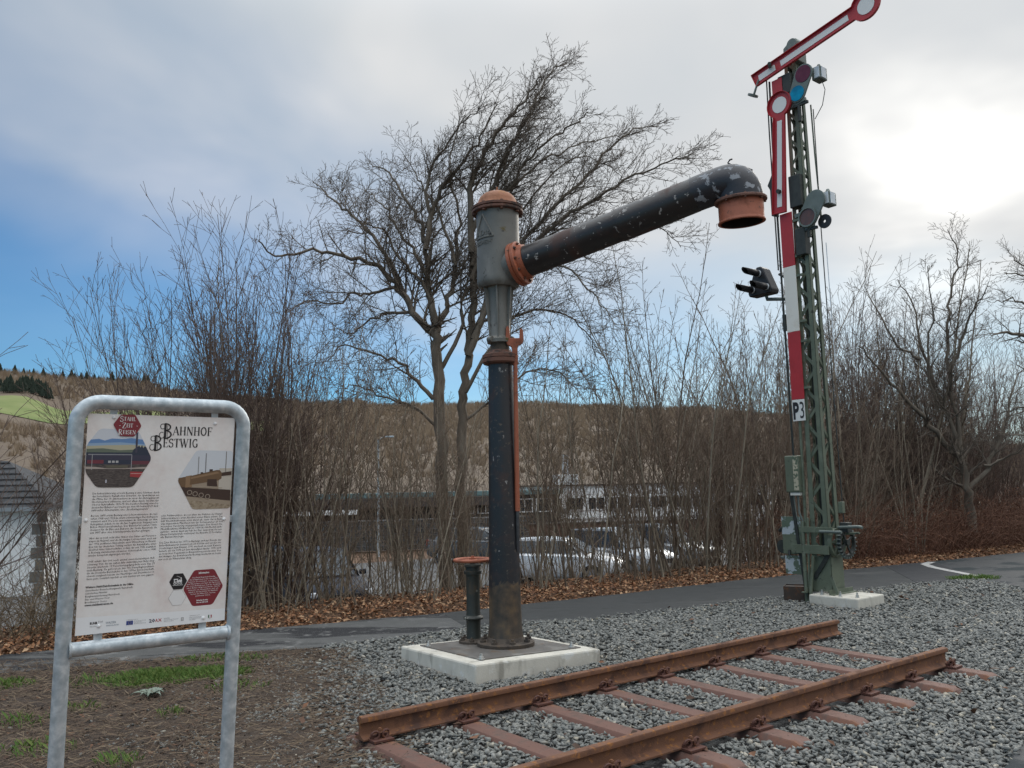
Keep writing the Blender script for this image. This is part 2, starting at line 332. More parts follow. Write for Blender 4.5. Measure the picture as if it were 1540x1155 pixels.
NA = [(-14, 4.9), (-5.17, 8.45), (-2.98, 9.30), (-2.3, 9.45), (-0.61, 10.55)]
NB = [(-0.61, 10.55), (0.78, 10.95), (3.11, 12.2), (3.93, 12.65), (5.64, 13.35), (6.68, 13.98)]
NC = [(6.68, 13.98), (7.99, 14.4)]
FA = [(-14, 6.2), (-5.68, 9.45), (-3.45, 10.78), (-1.05, 11.9)]
FB = [(-1.05, 11.9), (0.75, 12.99), (3.89, 15.05), (7.5, 17.1)]
FC = [(7.5, 17.1), (8.8, 17.78)]
def wob(p, a=0.05, step=0.35, seed=0):
    """subdivide an edge and make it uneven"""
    out = []
    for (a0, b0) in zip(p[:-1], p[1:]):
        d = math.dist(a0, b0); n = max(1, int(d / step))
        for i in range(n):
            t = i / n; x = a0[0] + (b0[0] - a0[0]) * t; y = a0[1] + (b0[1] - a0[1]) * t
            if i or out: x += (random.random() - .5) * a; y += (random.random() - .5) * a * 1.6
            out.append((x, y))
    return out + [p[-1]]
random.seed(5)
def sheet(name, poly, z0, z1, m):
    b = MB(); n = len(poly)
    b.add([(p[0], p[1], z1) for p in poly] + [(p[0], p[1], z0) for p in poly],
          [tuple(range(n))] + [(j, (j + 1) % n, n + (j + 1) % n, n + j) for j in range(n)])
    return tag(b.obj(name, m), kind='structure')
nb = wob(NB); fb = wob(FB); na = wob(NA); fa = wob(FA); fc = wob(FC); ncw = wob(NC)
DEDGE = [(7.99, 14.4), (7.95, 13.4), (7.0, 11.2), (5.75, 9.1), (4.95, 7.7), (3.35, 5.68), (2.75, 5.0), (2.3, 4.3)]
de = wob(DEDGE, 0.06)
FD = [(8.8, 17.78), (11.96, 19.6), (32, 31.5)]
sheet('path', na + fa[::-1], -0.14, -0.052, MAT['asph_a'])
sheet('path', nb + fb[::-1], -0.14, -0.050, MAT['asph_b'])
sheet('path', ncw + fc[::-1], -0.14, -0.046, MAT['asph_c'])
sheet('road', de[::-1] + [(7.99, 14.4)] + [(8.8, 17.78)] + wob(FD)[1:] + [(34, 31), (34, 3.4), (3.0, 3.4)], -0.14, -0.048, MAT['asph_d'])
# curved white line at the seam
ln = [Vector((8.72, 17.62)), Vector((8.36, 17.2)), Vector((8.22, 16.6)), Vector((8.18, 15.9)), Vector((8.17, 15.2)), Vector((8.16, 14.9))]
b = MB(); vs = []
for i, p in enumerate(ln):
    t = (ln[min(i + 1, 5)] - ln[max(i - 1, 0)]).normalized(); nn = Vector((-t.y, t.x)) * 0.08
    vs += [(p.x + nn.x, p.y + nn.y, -0.041), (p.x - nn.x, p.y - nn.y, -0.041)]
b.add(vs, [(2 * i, 2 * i + 1, 2 * i + 3, 2 * i + 2) for i in range(5)])
tag(b.obj('road_marking', paint('worn_line_paint', (0.42, 0.41, 0.39), [((0.12, 0.12, 0.12), 14, 0.56, 0.08)], 0.7)), kind='structure')

# parking lot and verge at the foot of the bank
def lotpt(s, t): return (-5.68 + 0.861 * t - 0.508 * s, 9.32 + 0.508 * t + 0.861 * s)
sheet('parking_lot', [lotpt(6.4, -14), lotpt(6.4, 60), lotpt(24, 60), lotpt(24, -14)], -1.5, -1.395, MAT['lot'])
sheet('verge', [lotpt(24, -14), lotpt(24, 12), lotpt(31, 12), lotpt(31, -14)], -1.5, -1.36, MAT['verge'])

def inpoly(x, y, poly):
    ins = np.zeros(len(x), bool); n = len(poly)
    for i in range(n):
        x0, y0 = poly[i]; x1, y1 = poly[(i + 1) % n]
        c = ((y0 > y) != (y1 > y)) & (x < (x1 - x0) * (y - y0) / (y1 - y0 + 1e-12) + x0); ins ^= c
    return ins
# track frame: o = first sleeper under the far rail, TD along the rails, TN across towards the camera
TH = 0.6579; TD = np.array([cos(TH), sin(TH)]); TN = np.array([sin(TH), -cos(TH)]); TO = np.array([-0.991, 5.873]); SPC = 0.7035; GAU = 1.502
SLA = 0.604; SLN = np.array([-0.380, 7.53]); SLS = 1.45      # concrete base: near corner, heading, side
SR = np.array([cos(SLA), sin(SLA)]); SS = np.array([-sin(SLA), cos(SLA)])
BAL = [p for p in NB] + [(7.99, 14.4)] + DEDGE[1:] + [(-1.1, 4.3), (-1.28, 5.4), (-1.58, 6.2), (-1.85, 7.4), (-2.25, 9.0), (-2.3, 9.42)]
MAT['bal_base'] = mat('ballast_bed', [(0.05, 0.05, 0.05), (0.09, 0.09, 0.088), (0.13, 0.13, 0.125)], 30, 0.95, 0, 1.0, 55, 0.03)
b = MB(); b.add([(p[0], p[1], -0.078) for p in BAL], [tuple(range(len(BAL)))]); tag(b.obj('ballast_bed', MAT['bal_base']), kind='structure')
LEFTX = lambda y: np.interp(y, [4.3, 5.4, 6.2, 7.4, 9.0, 9.5], [-1.1, -1.28, -1.58, -1.85, -2.25, -2.3])
SOIL = [(-.3, 3.6), (-.3, 4.3), (-.5, 5.4), (-.8, 6.2), (-1.15, 7.4), (-1.75, 9.0), (-1.9, 9.55), (-2.98, 9.27), (-5.17, 8.42), (-14, 4.87), (-14, 3.6)]
gx = np.arange(-14, -0.8, 0.11); gy = np.arange(3.6, 9.5, 0.11)
X, Y = np.meshgrid(gx, gy); X = X.ravel(); Y = Y.ravel()
ins = inpoly(X, Y, SOIL); nx = len(gx); idx = (np.arange(len(gy) - 1)[:, None] * nx + np.arange(nx - 1)[None]).ravel()
quad = np.stack([idx, idx + 1, idx + nx + 1, idx + nx], 1); quad = quad[ins[quad].sum(1) >= 2]
Zs = -0.088 - 0.05 * sstep(-.1, .55, X - LEFTX(Y)) + 0.045 * vnoise(X * 2.2, Y * 2.2, 1) + 0.02 * vnoise(X * 7, Y * 7, 2) - 0.04 * (~ins)
tag(link('soil', npmesh('soil', np.stack([X, Y, Zs], 1), F4=quad), MAT['soil'], smooth=180), kind='structure')

# crushed stone
rng = np.random.default_rng(11)
def hull_proto(k, seed, flat=0.62):
    r = np.random.default_rng(seed); bm = bmesh.new()
    for _ in range(k):
        p = r.normal(size=3); p /= np.linalg.norm(p); p *= r.uniform(0.75, 1.15); bm.verts.new((p[0] * 1.2, p[1] * 0.85, p[2] * flat))
    res = bmesh.ops.convex_hull(bm, input=bm.verts)
    bmesh.ops.delete(bm, geom=[v for v in bm.verts if not v.link_faces], context='VERTS')
    bmesh.ops.triangulate(bm, faces=bm.faces); bmesh.ops.recalc_face_normals(bm, faces=bm.faces); bm.verts.index_update()
    V = np.array([v.co for v in bm.verts]); F = np.array([[v.index for v in f.verts] for f in bm.faces]); bm.free(); return V, F
def rotmats(n, tilt, rng):
    a = rng.uniform(0, 2 * pi, n); t = rng.normal(0, tilt, n); u = rng.normal(0, tilt, n); o = np.zeros(n); l = np.ones(n)
    Rz = np.stack([np.cos(a), -np.sin(a), o, np.sin(a), np.cos(a), o, o, o, l], 1).reshape(-1, 3, 3)
    Rx = np.stack([l, o, o, o, np.cos(t), -np.sin(t), o, np.sin(t), np.cos(t)], 1).reshape(-1, 3, 3)
    Ry = np.stack([np.cos(u), o, np.sin(u), o, l, o, -np.sin(u), o, np.cos(u)], 1).reshape(-1, 3, 3)
    return Rx @ Ry @ Rz
def scatter(protos, pos, sc, tilt, rng):
    Vs, Fs = [], []; off = 0; pick = rng.integers(0, len(protos), len(pos)); R = rotmats(len(pos), tilt, rng)
    for k, (V, F) in enumerate(protos):
        i = np.where(pick == k)[0]
        if not len(i): continue
        W = np.einsum('nij,vj->nvi', R[i], V) * sc[i][:, None, None] + pos[i][:, None, :]
        Vs.append(W.reshape(-1, 3)); Fs.append((F[None] + (np.arange(len(i)) * len(V))[:, None, None] + off).reshape(-1, F.shape[1])); off += len(i) * len(V)
    return np.concatenate(Vs), np.concatenate(Fs)
PS = [hull_proto(7 + k % 3, 50 + k, 0.42 + 0.05 * (k % 6)) for k in range(16)]
def samp(poly, dens, rng):
    p = np.array(poly); lo = p.min(0); hi = p.max(0); n = int((hi - lo).prod() * dens)
    x = rng.uniform(lo[0], hi[0], n); y = rng.uniform(lo[1], hi[1], n); k = inpoly(x, y, poly); return x[k], y[k]
x, y = samp(BAL, 1450, rng)
keep = rng.random(len(x)) < np.where(y < 8.5, 1.0, np.where(y < 11, 0.75, 0.55))
fade = sstep(-.15, .75, x - LEFTX(y) + .55 * (vnoise(x * 1.7, y * 1.7, 6) - .5) + .25 * (vnoise(x * 5, y * 5, 7) - .5)); keep &= rng.random(len(x)) < .12 + .88 * fade
x, y = x[keep], y[keep]
q = np.stack([x, y], 1) - TO; ta = q @ TD; tn = q @ TN
on = np.zeros(len(x), bool)
for lat in (0, GAU): on |= (np.abs(tn - lat) < 0.085) & (ta > -0.14) & (ta < 5.75 if lat == 0 else ta < 5.02)
for i in range(8): on |= (np.abs(ta - i * SPC) < 0.098 + 0.015 * rng.random(len(x))) & (tn > -0.02) & (tn < 1.93)
qs = np.stack([x, y], 1) - SLN; u_, v_ = qs @ SR, qs @ SS
on |= (u_ > -0.01) & (u_ < SLS + .01) & (v_ > -0.01) & (v_ < SLS + .01)
S0 = np.array([4.524, 12.075]); qg = np.stack([x, y], 1) - S0
x, y, ta, tn = x[~on], y[~on], ta[~on], tn[~on]
sc = rng.uniform(0.016, 0.034, len(x)) * np.where(y > 9, 1.12, 1.0)
z = -0.062 + 0.022 * vnoise(x * 1.6, y * 1.6, 5) + rng.normal(0, 0.009, len(x))
crib = (tn > 0) & (tn < GAU) & (ta > -0.1) & (ta < 5.2); z += np.where(crib, 0.010, 0)
z += 0.02 * np.exp(-(tn - 0.0) ** 2 / 0.02) * 0
edge = np.minimum(1, np.abs(sdist(x, y) + 2.1))
V, F = scatter(PS, np.stack([x, y, z], 1), sc, 0.38, rng)
# stones straying over the neighbouring soil and path edge
sx = rng.exponential(0.36, 5200); t = rng.random(5200); ex = np.interp(t, [0, .25, .5, .8, 1], [-1.15, -1.28, -1.6, -1.9, -2.25]); ey = np.interp(t, [0, .25, .5, .8, 1], [4.4, 5.4, 6.2, 7.5, 9.0])
px_, py_ = ex - np.abs(sx), ey + rng.normal(0, .08, 5200)
V2, F2 = scatter(PS, np.stack([px_, py_, np.full(5200, -0.060) + 0.012 * rng.random(5200)], 1), rng.uniform(0.008, 0.026, 5200), 0.5, rng)
e2 = np.array(NB + NC[1:]); tt = rng.random(900) * (len(e2) - 1); i0 = tt.astype(int); fr = (tt - i0)[:, None]; pe = e2[i0] * (1 - fr) + e2[i0 + 1] * fr
pe = pe + np.array([-0.45, 0.89]) * np.abs(rng.normal(0, .09, 900))[:, None]
V3, F3 = scatter(PS, np.stack([pe[:, 0], pe[:, 1], np.full(900, -0.040)], 1), rng.uniform(0.012, 0.026, 900), 0.4, rng)
m, t_, b_ = newmat('crushed_stone'); g_ = N(t_, 'ShaderNodeNewGeometry'); tc_ = N(t_, 'ShaderNodeTexCoord')
c_ = RAMP(t_, g_.outputs['Random Per Island'], [(0.0, (0.155, 0.157, 0.145)), (0.35, (0.192, 0.195, 0.180)), (0.75, (0.226, 0.228, 0.211)), (0.93, (0.265, 0.263, 0.242)), (0.97, (0.35, 0.315, 0.245)), (1.0, (0.44, 0.405, 0.335))])
c_ = MIX(t_, 0.35, c_, RAMP(t_, noise(t_, tc_.outputs['Object'], 55, 5), [(0.3, 0.45), (0.7, 1.0)]), 'MULTIPLY')
L(t_, c_, b_.inputs['Base Color']); b_.inputs['Roughness'].default_value = 0.8; bumpn(t_, b_, noise(t_, tc_.outputs['Object'], 140, 4), 0.5, 0.004)
MAT['stone'] = m
Va = np.concatenate([V, V2, V3]); Fa = np.concatenate([F, F2 + len(V), F3 + len(V) + len(V2)])
o = link('ballast', npmesh('ballast', Va, F3=Fa), MAT['stone'])
tag(o, 'grey crushed stone ballast around the rusty track', 'gravel', kind='stuff')

# fallen leaves on the bank
leafV = np.array([(-1, 0, .12), (0, -.55, 0), (1, 0, .22), (0, .55, .06), (0.1, 0, -.12)]) ; leafF = np.array([(0, 1, 4), (1, 2, 4), (2, 3, 4), (3, 0, 4)])
leafV2 = np.array([(-1, 0, -.05), (-.2, -.6, .25), (1, .1, .1), (.1, .6, .3), (0.1, 0, -.05)])
LEAF = [(leafV, leafF), (leafV2, leafF), (leafV * (1, .8, -1), leafF)]
n = 40000; s_ = np.abs(rng.normal(0.0, 1.15, n)) - 0.03; t = rng.uniform(-9, 34, n)
xl = -5.68 + 0.861 * t - 0.508 * s_; yl = 9.32 + 0.508 * t + 0.861 * s_
ee = np.interp(xl, [p[0] for p in FA + FB[1:] + FC[1:] + FD[1:]], [p[1] for p in FA + FB[1:] + FC[1:] + FD[1:]])
yl += np.maximum(0, ee - yl + rng.exponential(0.10, n) - 0.12 * (rng.random(n) < .06))
zl = gz(xl, yl) + 0.015 + rng.random(n) * 0.035; zl = np.maximum(zl, np.where(yl < ee, -0.04, -9))
VL, FL = scatter(LEAF, np.stack([xl, yl, zl], 1), rng.uniform(0.02, 0.047, n) * np.where(rng.random(n) < .35, .6, 1), 0.42, rng)
# single leaves blown over the stones and soil
xs_, ys_ = samp(BAL, 2.2, rng); zs_ = np.full(len(xs_), -0.005); xd, yd = samp(SOIL[:-2] + [(-7, 7.0), (-7, 3.6)], 130, rng); zd = np.full(len(xd), -0.045)
VS, FS = scatter(LEAF, np.stack([np.r_[xs_, xd], np.r_[ys_, yd], np.r_[zs_, zd]], 1), np.r_[rng.uniform(0.02, 0.05, len(xs_)), rng.uniform(0.010, 0.032, len(xd))], 0.3, rng)
MAT['leaf'] = mat('dead_leaf', [(0.075, 0.036, 0.02), (0.16, 0.068, 0.03), (0.26, 0.115, 0.05), (0.36, 0.19, 0.095), (0.48, 0.32, 0.19)], 8, 0.8, island=0.85)
MAT['leaf2'] = mat('dark_dead_leaf', [(0.04, 0.022, 0.013), (0.09, 0.045, 0.026), (0.17, 0.075, 0.035)], 8, 0.8, island=0.85)
tag(link('leaf_litter', npmesh('leaf_litter', VL, F3=FL), MAT['leaf']), 'orange brown fallen leaves along the far edge of the path', 'leaves', kind='stuff')
tag(link('scattered_leaves', npmesh('scattered_leaves', VS, F3=FS), MAT['leaf2']), 'dead leaves scattered over soil and ballast', 'leaves', kind='stuff')

# straw, needles and small sticks on the soil
n = 34000; xd = rng.uniform(-7, -0.7, n); yd = rng.uniform(3.7, 9.3, n); k = inpoly(xd, yd, SOIL) | ((rng.random(n) < .55 * np.exp(-np.maximum(0, xd - np.interp(yd, [4.3, 5.4, 6.2, 7.4, 9.0], [-1.1, -1.28, -1.58, -1.85, -2.25])) / .3)) & (yd < 9)); xd, yd = xd[k], yd[k]; n = len(xd)
a = rng.normal(0.25, 0.8, n); ln_ = rng.uniform(0.015, 0.075, n); wd_ = rng.uniform(0.0012, 0.0032, n); zc = -0.05 + rng.random(n) * 0.03; dz = rng.normal(0, .012, n)
dx, dy = np.cos(a) * ln_, np.sin(a) * ln_; wx, wy = -np.sin(a) * wd_, np.cos(a) * wd_
V = np.stack([np.stack([xd - dx - wx, yd - dy - wy, zc - dz], 1), np.stack([xd - dx + wx, yd - dy + wy, zc - dz + .002], 1), np.stack([xd + dx + wx, yd + dy + wy, zc + dz + .002], 1), np.stack([xd + dx - wx, yd + dy - wy, zc + dz], 1)], 1).reshape(-1, 3)
MAT['straw'] = mat('dry_straw', [(0.028, 0.017, 0.011), (0.060, 0.038, 0.024), (0.095, 0.063, 0.040), (0.19, 0.14, 0.088)], 8, 0.9, island=0.9)
tag(link('straw_debris', npmesh('straw_debris', V, F4=np.arange(n * 4).reshape(-1, 4)), MAT['straw']), 'dry straw and small sticks on dark soil below the sign', 'debris', kind='stuff')

# grass tufts
def blades(cs, rng, hmin=.04, hmax=.10):
    Vs = []
    for (cx_, cy_, rx, ry, n, z0) in cs:
        r = np.sqrt(rng.random(n)); a = rng.uniform(0, 2 * pi, n); x = cx_ + rx * r * np.cos(a); y = cy_ + ry * r * np.sin(a)
        h = rng.uniform(hmin, hmax, n) * (1.15 - .5 * r); b = rng.uniform(0, 2 * pi, n); l = rng.uniform(.15, .9, n) * h; w_ = 0.0035
        bx, by = np.cos(b), np.sin(b); z = np.full(n, z0)
        Vs.append(np.stack([np.stack([x - by * w_, y + bx * w_, z], 1), np.stack([x + by * w_, y - bx * w_, z], 1), np.stack([x + bx * l * .4 + by * w_ * .7, y + by * l * .4 - bx * w_ * .7, z + h * .7], 1), np.stack([x + bx * l, y + by * l, z + h], 1)], 1).reshape(-1, 3))
    V = np.concatenate(Vs); n = len(V) // 4; i = np.arange(n)[:, None] * 4
    return V, np.concatenate([i + [0, 1, 2], i + [0, 2, 3]])
cs = [(-3.45, 8.05, .46, .40, 3600, -.065), (-2.95, 8.2, .40, .26, 1900, -.065), (-4.0, 8.0, .3, .25, 160, -.065), (-4.75, 7.9, .3, .2, 380, -.065), (-2.75, 6.75, .12, .1, 50, -.06), (-3.6, 7.0, .2, .12, 60, -.06), (-2.5, 7.6, .3, .2, 120, -.06), (-3.9, 6.6, .3, .2, 110, -.06), (7.9, 14.55, .45, .16, 500, -.05), (-3.1, 8.9, .5, .15, 300, -.06), (-2.6, 5.6, .15, .1, 90, -.06), (-3.3, 5.9, .25, .2, 140, -.06)]
V, F = blades(cs, rng)
MAT['grass'] = mat('green_grass', [(0.06, 0.12, 0.018), (0.11, 0.19, 0.035), (0.19, 0.23, 0.06)], 5, 0.7, island=0.7)
tag(link('grass', npmesh('grass', V, F3=F), MAT['grass']), 'short green grass tufts on the soil behind the sign', 'grass', kind='stuff')
# dry grass on the verge below
cs = [(*lotpt(rng.uniform(24.2, 30), rng.uniform(-6, 11)), .7, .6, 160, -1.37) for _ in range(70)]
V, F = blades(cs, rng, .15, .5); V[:, :2] += 0
MAT['drygrass'] = mat('dry_grass', [(0.22, 0.18, 0.06), (0.34, 0.28, 0.11), (0.24, 0.23, 0.08)], 5, 0.8, island=0.7)
tag(link('dry_grass', npmesh('dry_grass', V, F3=F), MAT['drygrass']), 'pale dry grass on the verge beyond the parking lot', 'grass', kind='stuff')
# thistle rosette
t = thing('thistle', 'silvery green thistle rosette on the soil behind the sign', 'plant', (-3.15, 7.32, -0.055))
MAT['thistle'] = mat('silver_green_leaf', [(0.12, 0.155, 0.115), (0.22, 0.26, 0.21)], 25, 0.6)
for k in range(10):
    a = k * 0.68 + .2; l = 0.11 + 0.05 * ((k * 7) % 3) / 2; b = MB(); vs = []; fs = []
    for i in range(6):
        u = i / 5; wv = 0.026 * sin(pi * min(.98, u * .9 + .08)) * (1.25 if i % 2 else .6); h = 0.06 * sin(u * 2.4)
        vs += [(u * l, -wv, h + .008), (u * l, 0, h), (u * l, wv, h + .008)]
    for i in range(5): fs += [(3 * i, 3 * i + 1, 3 * i + 4, 3 * i + 3), (3 * i + 1, 3 * i + 2, 3 * i + 5, 3 * i + 4)]
    b.add(vs, fs); b.obj('leaf', MAT['thistle'], t, 60, M=Matrix.Rotation(a, 4, 'Z'))
# ------------------------------------------------------------------ track
T3D = Vector((TD[0], TD[1], 0)); T3N = Vector((TN[0], TN[1], 0))
track = thing('railway_track', 'short rusty track panel with two rails on steel sleepers', 'track',
              M=Matrix(((TD[0], -TN[0], 0, TO[0]), (TD[1], -TN[1], 0, TO[1]), (0, 0, 1, 0), (0, 0, 0, 1))))
# local: x along the rails, -y towards the camera
RP = [(-.0625, 0), (.0625, 0), (.0625, .010), (.045, .015), (.014, .029), (.008, .040), (.008, .098), (.013, .106), (.0335, .112), (.0335, .136), (.029, .144), (.018, .1485), (0, .149)]
RP = RP + [(-a, z) for a, z in RP[-2:1:-1]]
def rail(x0, x1, y):
    b = MB(); n = len(RP); k = 9; vs = []
    for i in range(k):
        x = x0 + (x1 - x0) * i / (k - 1); vs += [(x, y + p[0], p[1]) for p in RP]
    fs = [(i * n + j, i * n + (j + 1) % n, (i + 1) * n + (j + 1) % n, (i + 1) * n + j) for i in range(k - 1) for j in range(n)]
    b.add(vs, fs + [tuple(range(n)), tuple((k - 1) * n + j for j in range(n))])
    return b.obj('rail', MAT['rust'], track, 32)
rail(-0.113, 5.717, 0.0)['label'] = 'far rusty rail nearest the concrete base'
rail(-0.30, 4.985, -GAU)['label'] = 'near rusty rail'
def sleeper_mesh():
    b = MB(); prof = [(-.13, -.10), (-.082, -.018), (-.070, -.010), (.070, -.010), (.082, -.018), (.13, -.10)]
    ys = [0.45, 0.42, 0.12, -GAU / 2, -1.70, -1.90, -1.945, -1.99]; dz = [-.12, -.06, 0, -.004, 0, -.004, -.022, -.085]; wsc = [1, 1, 1, 1, 1, 1.0, .95, .9]
    vs = []
    for y_, d_, s_ in zip(ys, dz, wsc): vs += [(p[0] * s_, y_, p[1] + d_) for p in prof]
    n = 6; fs = [(i * n + j, i * n + j + 1, (i + 1) * n + j + 1, (i + 1) * n + j) for i in range(len(ys) - 1) for j in range(n - 1)]
    b.add(vs, fs); return b
def clip_meshes(sgn):
    """spring clip with its curls, bolt and rib plate on one side of a rail"""
    c = MB(); pts = []
    for k in range(27):      # two curls side by side, open towards the rail
        u = k / 26; side = -1 if u < .5 else 1; a = (u * 2 % 1) * 1.75 * pi
        x = side * (0.040 - 0.0) + side * 0.027 * cos(a) * (1 if side > 0 else 1); z = 0.034 + 0.024 * sin(a); y = 0.082 + 0.012 * sin(a * .5)
        pts.append((x, sgn * y, z))
    c.tube(pts[:13], 0.0085, 6); c.tube(pts[14:], 0.0085, 6)
    c.tube([(-.06, sgn * .060, .026), (-.03, sgn * .072, .03), (0, sgn * .078, .034), (.03, sgn * .072, .03), (.06, sgn * .060, .026)], 0.008, 6)
    p = MB(); p.box((0, sgn * .085, .002), (.15, .12, .014)); p.box((0, sgn * .066, .012), (.13, .016, .02))
    bo = MB(); R6 = [(.0, .045), (.024, .045), (.024, .050), (.0145, .051), (.0145, .068), (.010, .069), (.010, .074), (0, .075)]
    bo.lathe(R6[1:-1], 8, Matrix.Translation((0, sgn * .080, 0)))
    return c, p, bo
sm = sleeper_mesh(); s0 = sm.obj('sleeper', MAT['rust_sl'], track, 30)
cm = []
for lat in (0, -GAU):
    for sg in (-1, 1):
        c, p, bo = clip_meshes(sg)
        for mb, nm, mt, sh in ((c, 'rail_clip', 'rust_clip', 50), (p, 'rib_plate', 'rust_clip', None), (bo, 'clip_bolt', 'rust', 40)):
            ob = mb.obj(nm, MAT[mt], s0, sh); ob.location = (0, lat, 0); cm.append(ob)
rs = random.Random(2)
for i in range(1, 8):
    s = s0.copy(); C.objects.link(s); s.parent = track; s.location = (i * SPC, 0, 0)
    for ob in cm:
        e = ob.copy(); C.objects.link(e); e.parent = s; e.rotation_euler = (0, 0, rs.uniform(-.05, .05))

# ------------------------------------------------------------------ concrete base with steel plate
tl = -0.028
SM = Matrix(((SR[0], SS[0], -tl * (SR[0] + SS[0]), SLN[0]), (SR[1], SS[1], -tl * (SR[1] + SS[1]), SLN[1]), (tl, tl, 1, -0.10), (0, 0, 0, 1)))
slab = thing('concrete_base', 'square pale concrete base carrying the water crane', 'base', M=SM)
b = MB(); S_ = SLS
b.box((S_ / 2, S_ / 2, .105), (S_, S_, .23)); b.obj('block', MAT['concrete'], slab, None, 0.018)
b = MB(); b.box((S_ / 2 + .02, S_ / 2 + .02, .2245), (1.17, 1.17, .012)); b.obj('steel_plate', MAT['steel_plate'], slab, None, .002)
for (u, v) in ((.17, .17), (.20, 1.22), (1.26, .22), (1.27, 1.27)):
    b = MB(); b.lathe([(.032, .2305), (.032, .236), (.022, .237), (.022, .256), (.013, .257), (.013, .278), (.004, .28)], 10, Matrix.Translation((u, v, 0))); b.obj('anchor_bolt', MAT['bolt'], slab, 40)
SLABTOP = lambda x, y: -0.10 + 0.2305 + tl * ((x - SLN[0]) * (SR[0] + SS[0] * 0) + 0) if False else -0.10 + 0.2305 + tl * (np.dot((x - SLN[0], y - SLN[1]), SR) + np.dot((x - SLN[0], y - SLN[1]), SS))

# ------------------------------------------------------------------ water crane
KX, KY = -0.118, 8.60; KZ = SLABTOP(KX, KY)
crane = thing('water_crane', 'black and grey locomotive water crane with long arm and orange spout', 'water crane', (KX, KY, KZ - 0.004))
zb = lambda z: z - (KZ - 0.004)       # world height to local
b = MB(); b.lathe([(.285, 0), (.29, .01), (.29, .045), (.275, .052), (.20, .055), (.19, .07), (.178, .10)], 36); b.obj('base_flange', MAT['base_rust'], crane, 35)
for k in range(8):
    a = k * pi / 4 + .3; b = MB(); b.lathe([(.030, .05), (.030, .075), (.017, .076), (.017, .10)], 6, Matrix.Translation((.24 * cos(a), .24 * sin(a), 0))); b.obj('flange_bolt', MAT['base_rust'], crane, 30)
z1 = zb(2.985)
b = MB(); b.lathe([(.180, .09), (.166, .22), (.163, .40), (.161, .60)], 36); b.obj('column_foot', MAT['column_paint'], crane, 60)
b = MB(); b.lathe([(.1625, .598), (.160, .70), (.153, 1.2), (.140, 2.0), (.128, z1)], 36); b.obj('column', MAT['column_paint'], crane, 60)
b = MB(); b.lathe([(.13, zb(2.955)), (.175, zb(2.965)), (.19, zb(2.98)), (.19, zb(3.015)), (.183, zb(3.018)), (.183, zb(3.024)), (.19, zb(3.027)), (.19, zb(3.06)), (.17, zb(3.068)), (.125, zb(3.085)), (.115, zb(3.11))], 36); b.obj('collar', MAT['rim'], crane, 30)
for k in range(8):
    a = k * pi / 4; b = MB(); b.lathe([(.016, zb(2.965)), (.016, zb(3.075)), (.008, zb(3.08))], 6, Matrix.Translation((.155 * cos(a), .155 * sin(a), 0))); b.obj('collar_bolt', MAT['rim'], crane, 30)
b = MB(); b.lathe([(.10, zb(3.09)), (.098, zb(3.19))], 28); b.obj('neck', MAT['base_rust'], crane, 60)
ZS0, ZS1 = zb(3.185), zb(3.83)
b = MB(); b.lathe([(.112, ZS0), (.135, ZS0 + .005), (.14, ZS0 + .04), (.118, ZS0 + .055), (.108, ZS0 + .08), (.118, ZS1 - .12), (.15, ZS1)], 30); b.obj('sleeve', MAT['cast'], crane, 40)
for k in range(6):
    a = k * pi / 3 + .38; M = Matrix.Rotation(a, 4, 'Z')
    b = MB(); b.prism([(.09, ZS0 + .05), (.118, ZS0 + .05), (.135, ZS0 + .25), (.172, ZS1 + .005), (.09, ZS1 + .005)], -.009, .009, M); b.obj('rib', MAT['cast'], crane, None, .003)
for k in range(3):
    a = k * 2 * pi / 3 + 3.9; M = Matrix.Rotation(a, 4, 'Z') @ Matrix.Translation((.135, 0, ZS0 + .035)) @ Matrix.Rotation(pi / 2, 4, 'X')
    b = MB(); b.lathe([(.03, -.03), (.034, -.025), (.034, .025), (.03, .03), (.014, .031), (.014, .045)], 12, M); b.obj('lug', MAT['cast'], crane, 40)
h0, h1 = zb(3.785), zb(4.60)
b = MB(); b.lathe([(.14, h0 + .01), (.19, h0), (.218, h0 + .02), (.230, h0 + .06), (.230, h0 + .10), (.229, h1 - .3), (.228, h1 - .02), (.235, h1 + .02), (.2, h1 + .021)], 48); head = b.obj('head', MAT['cast'], crane, 40)
# cast emblem on the head
def text_mesh(body, size, align='LEFT', res=2, extr=0.0, bold=0.0):
    cu = bpy.data.curves.new('lettering', 'FONT'); cu.body = body; cu.size = size; cu.align_x = align; cu.resolution_u = res; cu.extrude = extr; cu.offset = bold
    ob = bpy.data.objects.new('lettering', cu); me = bpy.data.meshes.new_from_object(ob); bpy.data.objects.remove(ob); bpy.data.curves.remove(cu)
    V = np.zeros(len(me.vertices) * 3); me.vertices.foreach_get('co', V); V = V.reshape(-1, 3); F = [tuple(p.vertices) for p in me.polygons]; bpy.data.meshes.remove(me); return V, F
def wrap(V, phi0, z0, r, up=0.0):
    """lay flat text (x, y, depth) round the head; phi0 measured from the camera side to the left"""
    a = -pi / 2 - phi0 + V[:, 0] / r; rr = r + V[:, 2]
    return [(rr[i] * cos(a[i]), rr[i] * sin(a[i]), z0 + V[i, 1]) for i in range(len(V))]
PH = radians(43); zc = zb(4.30)
b = MB()
tri = [(0, .255), (-.125, .0), (.125, .0)]
